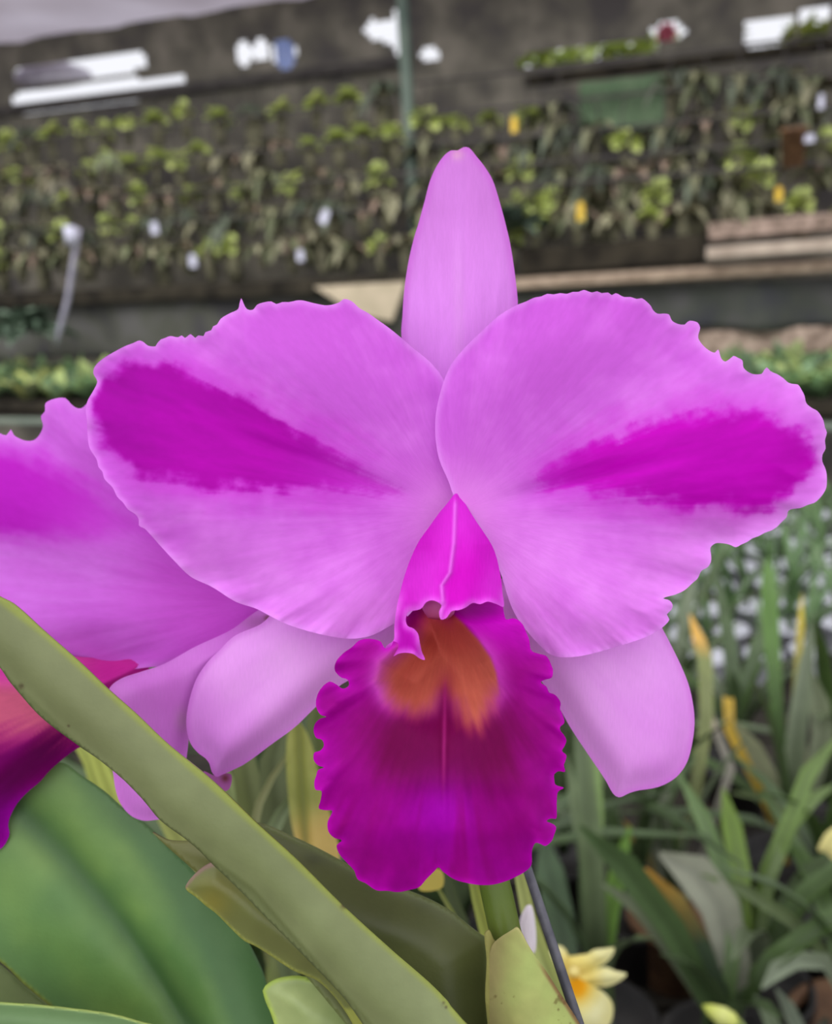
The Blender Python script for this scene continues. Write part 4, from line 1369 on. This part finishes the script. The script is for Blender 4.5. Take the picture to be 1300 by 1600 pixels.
gp = [grass_proto(100 + k) for k in range(5)]
gu = [False] * 5
rn = ['nearest', 'second', 'third', 'fourth', 'fifth', 'sixth', 'seventh', 'farthest']
for r in range(8):
    Y = 1.84 + r * .135
    x0 = PY(1030, 900, Y).x; x1 = PY(1330, 900, Y).x
    x = x0 + (.05 if r % 2 else 0)
    while x < x1:
        k = random.randrange(5)
        if gu[k]: o = copy_tree(gp[k])
        else: gu[k] = True; o = gp[k]
        o.location = (x + random.uniform(-.01, .01), Y + random.uniform(-.012, .012), LB)
        o.rotation_euler = (0, 0, random.uniform(0, 6.28))
        tag(o, 'grassy-leaved orchid in a small white pot, %s row of white pots on the low bench' % rn[r], 'potted plant', 'white pots in the %s row' % rn[r])
        x += random.uniform(.1, .125)


# strap-leaved plants in front: each leaf follows the way it arches
def strap_plant(bx, by, r, h, potmat, leaves, label, seed, extra=0, name='strap_leaf_plant', Yb=None):
    base = PZ(bx, by, LB + h) if Yb is None else None
    if Yb is not None:
        q = PY(bx, by, Yb); base = Vector((q.x, Yb, LB + h))
    root = empty(name, (base.x, base.y, LB))
    tag(root, label, 'potted plant', None)
    vs, fs = pot_mesh(r, h)
    mesh_obj('pot', [v + Vector((base.x, base.y, LB)) for v in vs], fs, potmat, root, [(60, 60, 60)] * len(vs))
    rnd = random.Random(seed)
    for (pts, w, col, tip, dy) in leaves:
        n = len(pts)
        full = []
        for i, (x, y) in enumerate(pts):
            k = 1 - i / n
            full.append(PY(x, y, base.y + dy * k))
        jb = base + Vector((rnd.uniform(-.3, .3) * r, rnd.uniform(-.3, .3) * r, -.004))
        full.append(jb)
        sp = spline([tuple(q) for q in full], .03, closed=False)
        sp = [Vector(q) for q in sp]
        m_ = len(sp)
        dist = ((sp[m_ // 2] - CAM).dot(fw))
        W = w * dist / F
        ws, cs = [], []
        for i in range(m_):
            u = i / (m_ - 1)
            ws.append(W * (min(1.0, .12 + u * 4.2) if u < .25 else (1 - .45 * max(0, (u - .55) / .45))))
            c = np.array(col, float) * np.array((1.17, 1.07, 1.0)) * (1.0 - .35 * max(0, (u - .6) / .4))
            if tip is not None:
                c = c + (np.array(tip, float) - c) * float(np.clip((.34 - u) / .16, 0, 1))
            cs.append(tuple(c))
        view = (CAM - sp[m_ // 2]).normalized()
        t = (sp[-1] - sp[0]).normalized()
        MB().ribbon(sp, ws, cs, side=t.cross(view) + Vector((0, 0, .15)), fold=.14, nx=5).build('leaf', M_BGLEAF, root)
    for k in range(extra):
        az = rnd.uniform(0, 6.28); L = rnd.uniform(.2, .42); lean = rnd.uniform(.2, 1.0)
        d = Vector((math.cos(az), math.sin(az), 0))
        pts = [base + Vector((0, 0, -.004)) + d * (L * lean * t * t) + Vector((0, 0, L * (t - .45 * lean * t * t))) for t in (0, .2, .4, .6, .8, 1)]
        c = rnd.choice([(70, 88, 54), (84, 104, 66), (104, 120, 84), (78, 102, 52), (114, 126, 98)])
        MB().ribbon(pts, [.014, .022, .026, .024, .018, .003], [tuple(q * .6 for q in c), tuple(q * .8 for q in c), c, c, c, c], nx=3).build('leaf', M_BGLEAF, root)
    return root


strap_plant(1135, 1640, .07, .11, M_POT, [
    ([(905, 1290), (975, 1351), (1050, 1450), (1112, 1570)], 42, (64, 90, 58), None, -.02),
    ([(1008, 1357), (1045, 1410), (1085, 1480), (1125, 1570)], 50, (58, 78, 62), (214, 160, 70), .02),
    ([(1030, 1333), (1085, 1362), (1124, 1415), (1146, 1500)], 62, (122, 136, 126), None, .08),
    ([(1130, 1232), (1143, 1290), (1156, 1360), (1160, 1450)], 32, (84, 116, 44), None, .16),
    ([(1058, 1205), (1098, 1278), (1130, 1358), (1150, 1440)], 27, (84, 116, 72), None, .14),
    ([(940, 1380), (1000, 1420), (1060, 1500), (1110, 1580)], 26, (96, 114, 96), None, .06)],
    'strap-leaved plant with an orange leaf tip and a glossy pale leaf', 1, 3)
strap_plant(1185, 1540, .06, .1, M_POT, [
    ([(1320, 1140), (1262, 1209), (1240, 1268), (1200, 1360), (1182, 1460)], 25, (90, 122, 64), None, .1),
    ([(1310, 1222), (1268, 1250), (1236, 1290), (1205, 1370)], 20, (94, 124, 74), None, .12),
    ([(1330, 1310), (1270, 1370), (1220, 1440), (1195, 1500)], 44, (66, 88, 58), None, .06)],
    'strap-leaved plant whose green leaves arch up to the right edge of the picture', 2, 2)
strap_plant(1330, 1600, .065, .1, M_POTB, [
    ([(1095, 1366), (1165, 1391), (1232, 1435), (1296, 1496), (1320, 1560)], 19, (92, 116, 82), None, .02),
    ([(1190, 1545), (1212, 1516), (1245, 1499), (1290, 1502), (1320, 1560)], 27, (104, 124, 108), None, -.05),
    ([(1178, 1556), (1200, 1590), (1225, 1640)], 36, (104, 128, 108), None, -.08),
    ([(1212, 1545), (1232, 1580), (1260, 1630)], 30, (100, 120, 110), None, -.05)],
    'strap-leaved plant at the lower right edge, one thin leaf reaching far left', 3, 2)
strap_plant(935, 1590, .065, .1, M_POT, [
    ([(848, 1300), (858, 1360), (874, 1430), (890, 1520)], 44, (78, 104, 84), None, .05),
    ([(908, 1290), (912, 1360), (914, 1430), (920, 1520)], 16, (84, 108, 82), None, .06),
    ([(985, 1290), (968, 1350), (953, 1430), (945, 1510)], 27, (98, 142, 70), None, .02),
    ([(922, 1120), (928, 1200), (932, 1280), (935, 1400)], 22, (104, 138, 84), None, .16),
    ([(885, 1180), (900, 1260), (912, 1330), (925, 1440)], 20, (96, 120, 90), None, .12)],
    'strap-leaved plant with upright green leaves just behind the right lower sepal', 4, 3)
strap_plant(1228, 1340, .06, .1, M_POT, [
    ([(1138, 1118), (1170, 1172), (1192, 1212), (1215, 1262)], 42, (126, 142, 120), None, .05),
    ([(1140, 1238), (1196, 1244), (1225, 1262), (1232, 1300)], 17, (110, 136, 100), None, -.02),
    ([(1233, 1118), (1246, 1165), (1250, 1210), (1240, 1290)], 28, (124, 136, 120), None, .05),
    ([(1264, 1040), (1280, 1100), (1286, 1150), (1262, 1250)], 32, (106, 124, 104), None, .06),
    ([(1200, 870), (1201, 920), (1206, 1000), (1218, 1150)], 24, (76, 116, 54), None, .25),
    ([(1253, 928), (1251, 980), (1245, 1060), (1236, 1200)], 11, (120, 130, 70), (206, 184, 60), .2),
    ([(1146, 1108), (1138, 1090), (1140, 1140), (1190, 1240)], 16, (180, 164, 70), None, .04)],
    'grey-green strap-leaved plant in the middle distance with one thin yellow leaf tip', 5, 3)
strap_plant(1055, 1420, .06, .1, M_POTB, [
    ([(1042, 1215), (1036, 1270), (1030, 1320), (1045, 1380)], 30, (108, 124, 112), None, .05),
    ([(952, 1262), (978, 1294), (1008, 1326), (1040, 1380)], 16, (120, 120, 70), (206, 150, 60), .06),
    ([(1078, 960), (1092, 1000), (1102, 1030), (1104, 1120), (1080, 1280)], 22, (110, 128, 84), (222, 170, 76), .2),
    ([(1113, 1090), (1108, 1120), (1122, 1150), (1142, 1200), (1100, 1330)], 14, (110, 116, 112), (196, 174, 158), .15),
    ([(1100, 1330), (1085, 1360), (1065, 1400)], 24, (86, 104, 88), None, .1)],
    'strap-leaved plant with dry brown and orange leaf tips below the right lower sepal', 6, 3)
# more of them behind and between, out to the frame's edge
fill = [(1290, 1250, 'behind the arching leaves at the right edge'), (1150, 1190, 'between the white pots and the dry-tipped plant'), (990, 1420, 'half hidden behind the yellow flower'), (1060, 1120, 'close behind the rounded right lower sepal'),
        (1290, 1420, 'low at the right edge under the arching green leaves'), (880, 1330, 'just right of the magenta lip')]
for i, (x, y, where) in enumerate(fill):
    strap_plant(x, y, .055, .09, M_POT, [], 'dark strap-leaved plant ' + where, 30 + i, 9)


# dry fallen bits
def litter(x, y, Y, L, W, ang, c1, c2, label):
    c = PY(x, y, Y)
    d = Vector((math.sin(ang), 0, math.cos(ang)))
    pts = [c - d * L / 2, c - d * L / 6 + Vector((0, -.004, 0)), c + d * L / 6 + Vector((0, -.004, 0)), c + d * L / 2]
    o = MB().ribbon(pts, [W * .4, W, W * .9, W * .15], [c1, c1, c2, c2], side=d.cross(Vector((0, 1, 0))), nx=5).build('dry_petal', M_PALE, None, origin=pts[0])
    tag(o, label, 'dry petal')


litter(1142, 1218, 1.42, .036, .016, .45, (226, 190, 176), (214, 176, 168), 'shrivelled pinkish petal caught above an upright green leaf')
litter(1112, 1264, 1.40, .034, .018, .2, (222, 160, 96), (190, 140, 140), 'shrivelled orange-pink petal left of an upright green leaf')
litter(1240, 1328, 1.42, .034, .016, .3, (206, 140, 84), (140, 140, 120), 'shrivelled orange petal among dark leaves near the right edge')
litter(1168, 1480, 1.10, .03, .022, .3, (216, 140, 66), (160, 120, 80), 'shrivelled orange petal low on the dark strap-leaved plant')

# ---- pale yellow flower beside the wire
Dy = .50
yf = empty('yellow_orchid', (0, 0, 0))
ybase = PZ(905, 1750, LB)
yb = P(905, 1560, Dy)
ybase = Vector((yb.x + .01, yb.y + .03, LB))
yf.location = ybase
tag(yf, 'pale yellow orchid with an orange throat beside the wire stake', 'orchid')
fy = empty('flower', P(905, 1540, Dy) - ybase, parent=yf)


def ycol(x, y, e):
    d = np.hypot((x - 900) / 1.0, (y - 1530) / 1.25)
    c = mixc((244, 236, 164), (250, 246, 190), np.clip(.5 + fbm(x, y, 30, 211), 0, 1))
    c = c + (np.array((244, 220, 110)) - c) * (sstep(52, 22, d))[:, None] * .7
    return np.clip(c, 0, 255)


def ydep(a):
    return lambda x, y, e: Dy + (a + 3 * sstep(14, 0, e)) / 1000


sheet('petal', [(884, 1515), (890, 1497), (905, 1492), (918, 1490), (928, 1484), (945, 1482), (960, 1481), (957, 1492), (948, 1503), (934, 1512), (918, 1524), (900, 1532)], ydep(4), ycol, M_PALE, fy, 3)
sheet('petal', [(900, 1528), (920, 1518), (945, 1511), (962, 1517), (979, 1522), (968, 1533), (950, 1541), (928, 1542), (905, 1545)], ydep(2), ycol, M_PALE, fy, 3)
sheet('petal', [(872, 1530), (876, 1512), (884, 1498), (896, 1493), (904, 1500), (902, 1520), (894, 1535)], ydep(6), ycol, M_PALE, fy, 3)
sheet('petal', [(890, 1500), (880, 1480), (868, 1478), (850, 1500), (860, 1520), (885, 1530)], ydep(6), ycol, M_PALE, fy, 3)


def ylip(x, y, e):
    c = ycol(x, y, e)
    k = np.exp(-(((x - 902) / 16) ** 2 + ((y - 1542) / 18) ** 2))
    c = c + (np.array((255, 176, 20)) - c) * np.clip(k * 1.4, 0, 1)[:, None]
    return np.clip(c, 0, 255)


sheet('lip', [(880, 1525), (894, 1522), (908, 1530), (926, 1540), (945, 1552), (957, 1568), (957, 1590), (950, 1606), (944, 1625), (925, 1640), (900, 1640), (885, 1610), (876, 1570)], lambda x, y, e: Dy + (-2 - 5 * np.exp(-(((x - 910) / 34) ** 2 + ((y - 1595) / 30) ** 2)) + .5 * np.sin(x / 5) * np.exp(-e / 8)) / 1000, ylip, M_PALE, fy, 3)
MB().tube([P(897, 1514, Dy - .004), P(897, 1521, Dy - .006), P(898, 1528, Dy - .006)], [.0022, .003, .0016], [(252, 236, 160), (252, 236, 150), (250, 200, 70)], 12).build('column', M_PALE, fy)
MB().tube([P(892, 1530, Dy + .008), P(880, 1600, Dy + .02), ybase.lerp(yb, .4), ybase], [.002, .0025, .003, .004], [(140, 160, 90)] * 4, 10).build('flower_stalk', M_BGLEAF, yf)
a = P(1098, 1571, .75); b = P(1128, 1588, .74); c = P(1155, 1598, .74)
bud = MB().tube([a, a.lerp(b, .35), b, b.lerp(c, .6), c], [.0008, .0042, .0075, .006, .002], [(196, 210, 96), (214, 222, 110), (232, 236, 150), (226, 232, 130), (150, 170, 80)], 14)
broot = empty('flower_bud', (c.x + .03, c.y + .1, LB))
tag(broot, 'pale yellow-green pointed bud at the bottom of the picture, right of the yellow flower', 'flower bud')
bud.build('bud', M_PALE, broot)
MB().tube([c, c + Vector((.02, .02, -.04)), broot.location + Vector((0, 0, .2)), broot.location], [.0025, .003, .0035, .004], [(140, 160, 90)] * 4, 10).build('stalk', M_BGLEAF, broot)
a = P(1292, 1318, .9)
wf = empty('yellow_flower', (a.x + .16, a.y + .1, LB))
tag(wf, 'pale yellow bloom cut off by the right edge of the picture', 'flower')
sheet('petal', [(1278, 1328), (1284, 1312), (1292, 1300), (1310, 1290), (1330, 1300), (1330, 1330), (1305, 1345), (1290, 1332)], lambda x, y, e: .9 + .004 * sstep(10, 0, e), lambda x, y, e: const((222, 212, 140), x), M_PALE, wf, 4)
sheet('petal', [(1300, 1318), (1320, 1290), (1345, 1280), (1350, 1310), (1330, 1325)], lambda x, y, e: .905 + 0 * x, lambda x, y, e: const((226, 216, 150), x), M_PALE, wf, 4)
MB().tube([P(1315, 1320, .908), wf.location + Vector((-.04, 0, .38)), wf.location], [.002, .003, .004], [(140, 160, 90)] * 3, 8).build('stalk', M_BGLEAF, wf)

# ---- white bloom and pale stems just behind the stalk
Dw = .33
wb = P(830, 1500, Dw)
wr = empty('white_orchid', (wb.x + .02, wb.y + .06, LB))
tag(wr, 'white petal and pale green stems of an orchid showing between stalk and wire', 'orchid')
sheet('petal', [(812, 1440), (822, 1416), (830, 1414), (836, 1440), (838, 1475), (834, 1492), (824, 1496), (815, 1470)], lambda x, y, e: Dw - .014 + .003 * sstep(8, 0, e), lambda x, y, e: const((242, 232, 240), x), M_PALE, wr, 3)


def pstrip(pts, d, w, col, parent, name='leaf', d2=None, end=None):
    q = [P(x, y, d + ((d2 or d) - d) * i / (len(pts) - 1)) for i, (x, y) in enumerate(pts)]
    if end is not None:
        q.append(Vector(end))
    sp = [Vector(v) for v in spline([tuple(v) for v in q], .006, closed=False)]
    n = len(sp)
    W = w * d / F
    ws = [W * (1 - .9 * abs(2 * i / (n - 1) - .9) ** 4) if i < n - 1 else W * .35 for i in range(n)]
    ws = [max(v, W * .12) for v in ws]
    view = (CAM - sp[n // 2]).normalized()
    return MB().ribbon(sp, ws, [col] * n, side=(sp[-1] - sp[0]).normalized().cross(view), fold=.12).build(name, M_BGLEAF, parent)


pstrip([(806, 1340), (815, 1380), (826, 1430), (850, 1500), (880, 1570), (900, 1640)], Dw + .01, 26, (168, 178, 104), wr, end=wr.location + Vector((0, 0, .3)))
pstrip([(735, 1360), (745, 1400), (756, 1440), (768, 1480), (790, 1560), (815, 1660)], Dw + .01, 26, (150, 160, 70), wr, end=wr.location + Vector((0, 0, .3)))
MB().tube([P(826, 1484, Dw - .011), P(840, 1560, Dw + .004), P(860, 1640, Dw + .02), wr.location + Vector((0, 0, .3))], [.0018, .002, .0025, .003], [(150, 164, 96)] * 4, 10).build('flower_stalk', M_BGLEAF, wr)
sheet('leaf', [(652, 1362), (668, 1356), (690, 1360), (692, 1385), (676, 1392), (655, 1390)], lambda x, y, e: Dw + .012 + 0 * x, lambda x, y, e: const((210, 192, 90), x), M_BGLEAF, wr, 4)
pstrip([(680, 1380), (720, 1450), (790, 1560), (830, 1660)], Dw + .013, 12, (140, 150, 76), wr, 'stem', end=wr.location + Vector((0, 0, .3)))
b = P(815, 1655, Dw + .01)
MB().tube([b + Vector((0, 0, .003)), b.lerp(wr.location, .5), wr.location], [.003, .004, .005], [(120, 140, 70)] * 3, 8).build('stem', M_BGLEAF, wr)

# ---- yellowing leafy plant seen between left sepal and lip
Dg = .40
gb = P(440, 1500, Dg)
gr = empty('yellowing_orchid', (gb.x, gb.y + .08, LB))
tag(gr, 'yellowing leafy plant seen between the left lower sepal and the magenta lip', 'plant')
YL = [(462, 1120), (470, 1130), (482, 1150), (492, 1180), (500, 1220), (512, 1260), (524, 1300), (530, 1345), (510, 1365), (470, 1330), (456, 1290), (450, 1240), (447, 1190), (450, 1145)]


def yl_col(x, y, e):
    c = mixc((146, 152, 76), (168, 172, 92), np.clip(.5 + fbm(x, y, 40, 221), 0, 1))
    c = c + (np.array((206, 178, 100)) - c) * sstep(1235, 1310, y + (x - 490) * .5)[:, None]
    c = c + (np.array((110, 118, 54)) - c) * (.6 * np.exp(-((x - (466 + (y - 1130) * .06)) / 6) ** 2))[:, None]
    return np.clip(c, 0, 255)


sheet('leaf', YL, lambda x, y, e: Dg + (3 * np.exp(-((x - (466 + (y - 1130) * .06)) / 9) ** 2)) / 1000, yl_col, M_BGLEAF, gr, 4)
for (pts, w, col, dd) in (([(452, 1175), (425, 1215), (405, 1255), (395, 1300), (400, 1400)], 14, (142, 146, 100), .01),
                          ([(370, 1120), (378, 1180), (392, 1250), (410, 1340), (430, 1440)], 50, (112, 122, 74), .03),
                          ([(440, 1140), (425, 1190), (430, 1260), (440, 1340), (450, 1440)], 54, (104, 114, 78), .02),
                          ([(345, 1190), (358, 1240), (384, 1310), (410, 1400)], 36, (150, 166, 104), .035),
                          ([(500, 1080), (495, 1130), (500, 1180), (505, 1260)], 40, (98, 110, 62), .035),
                          ([(470, 1230), (440, 1270), (420, 1310), (430, 1400)], 30, (122, 138, 98), .005),
                          ([(130, 1120), (150, 1180), (180, 1260), (240, 1400)], 34, (168, 178, 84), .04),
                          ([(165, 1150), (172, 1200), (200, 1290), (250, 1420)], 26, (150, 164, 90), .045),
                          ([(110, 1140), (140, 1190), (160, 1250), (230, 1400)], 30, (176, 186, 96), .05),
                          ([(250, 1270), (272, 1300), (300, 1350), (330, 1450)], 40, (152, 160, 84), .03),
                          ([(690, 1340), (705, 1400), (720, 1440), (740, 1520)], 30, (70, 82, 50), .04)):
    pstrip(pts, Dg + dd, w, col, gr, end=gr.location + Vector((0, 0, .38)))
MB().tube([P(440, 1420, Dg + .02), P(440, 1600, Dg + .05), gr.location + Vector((0, 0, .1)), gr.location], [.006, .008, .008, .008], [(110, 122, 66)] * 4, 10).build('stem', M_BGLEAF, gr)
# dark pots and foliage deep behind on the left
fill2 = [(200, 1330, 'low behind the broad green leaf'), (430, 1290, 'deep behind the yellowing plant'), (560, 1420, 'deep behind the magenta lip'), (720, 1480, 'deep behind the flower stalk'), (420, 1560, 'deep below the strap leaf')]
for i, (x, y, where) in enumerate(fill2):
    strap_plant(x, y, .055, .09, M_POT, [], 'dark strap-leaved plant ' + where, 60 + i, 9)

# ================================================================== LIGHT
w = bpy.data.worlds.new('world')
scene.world = w
w.use_nodes = True
nt = w.node_tree
nt.nodes.clear()
out = nt.nodes.new('ShaderNodeOutputWorld')
bgn = nt.nodes.new('ShaderNodeBackground')
tc = nt.nodes.new('ShaderNodeTexCoord')
sx = nt.nodes.new('ShaderNodeSeparateXYZ')
rp = nt.nodes.new('ShaderNodeValToRGB')
nt.links.new(tc.outputs['Generated'], sx.inputs['Vector'])
mr = nt.nodes.new('ShaderNodeMapRange')
mr.inputs['From Min'].default_value = -1; mr.inputs['From Max'].default_value = 1
nt.links.new(sx.outputs['Z'], mr.inputs['Value'])
nt.links.new(mr.outputs['Result'], rp.inputs['Fac'])
e = rp.color_ramp.elements
e[0].position = 0.0; e[0].color = (.45, .45, .44, 1)
e[1].position = 1.0; e[1].color = (1.0, 1.0, 1.03, 1)
x = e.new(.48); x.color = (.7, .7, .7, 1)
x = e.new(.52); x.color = (.85, .86, .92, 1)
nt.links.new(rp.outputs['Color'], bgn.inputs['Color'])
bgn.inputs['Strength'].default_value = 1.1
nt.links.new(bgn.outputs['Background'], out.inputs['Surface'])
sd_ = bpy.data.lights.new('overcast_sun', 'SUN')
sd_.energy = 0.7
sd_.angle = math.radians(60)
so = bpy.data.objects.new('overcast_sun', sd_)
COL.objects.link(so)
so.rotation_euler = (math.radians(38), math.radians(-14), 0)
so.location = (0, -1, 4)

sd2 = bpy.data.lights.new('front_fill_sun', 'SUN')  # added low fill from the camera side, lifts the shaded sepals
sd2.energy = 0.75
sd2.angle = math.radians(100)
so2 = bpy.data.objects.new('front_fill_sun', sd2)
COL.objects.link(so2)
so2.rotation_euler = (math.radians(76), math.radians(0), math.radians(8))
so2.location = (0, -2, 3)

la = bpy.data.lights.new('rack_fill_light', 'AREA')  # added area fill aimed at the back racks, not a real skylight
la.shape = 'RECTANGLE'
la.size = 5.0
la.size_y = 1.2
la.energy = 75
lo = bpy.data.objects.new('rack_fill_light', la)
COL.objects.link(lo)
lo.location = BG(-.2, 3.0, 3.3)
dv = (BG(-.2, .3, 1.2) - lo.location).normalized()
lo.rotation_euler = dv.to_track_quat('-Z', 'Y').to_euler()
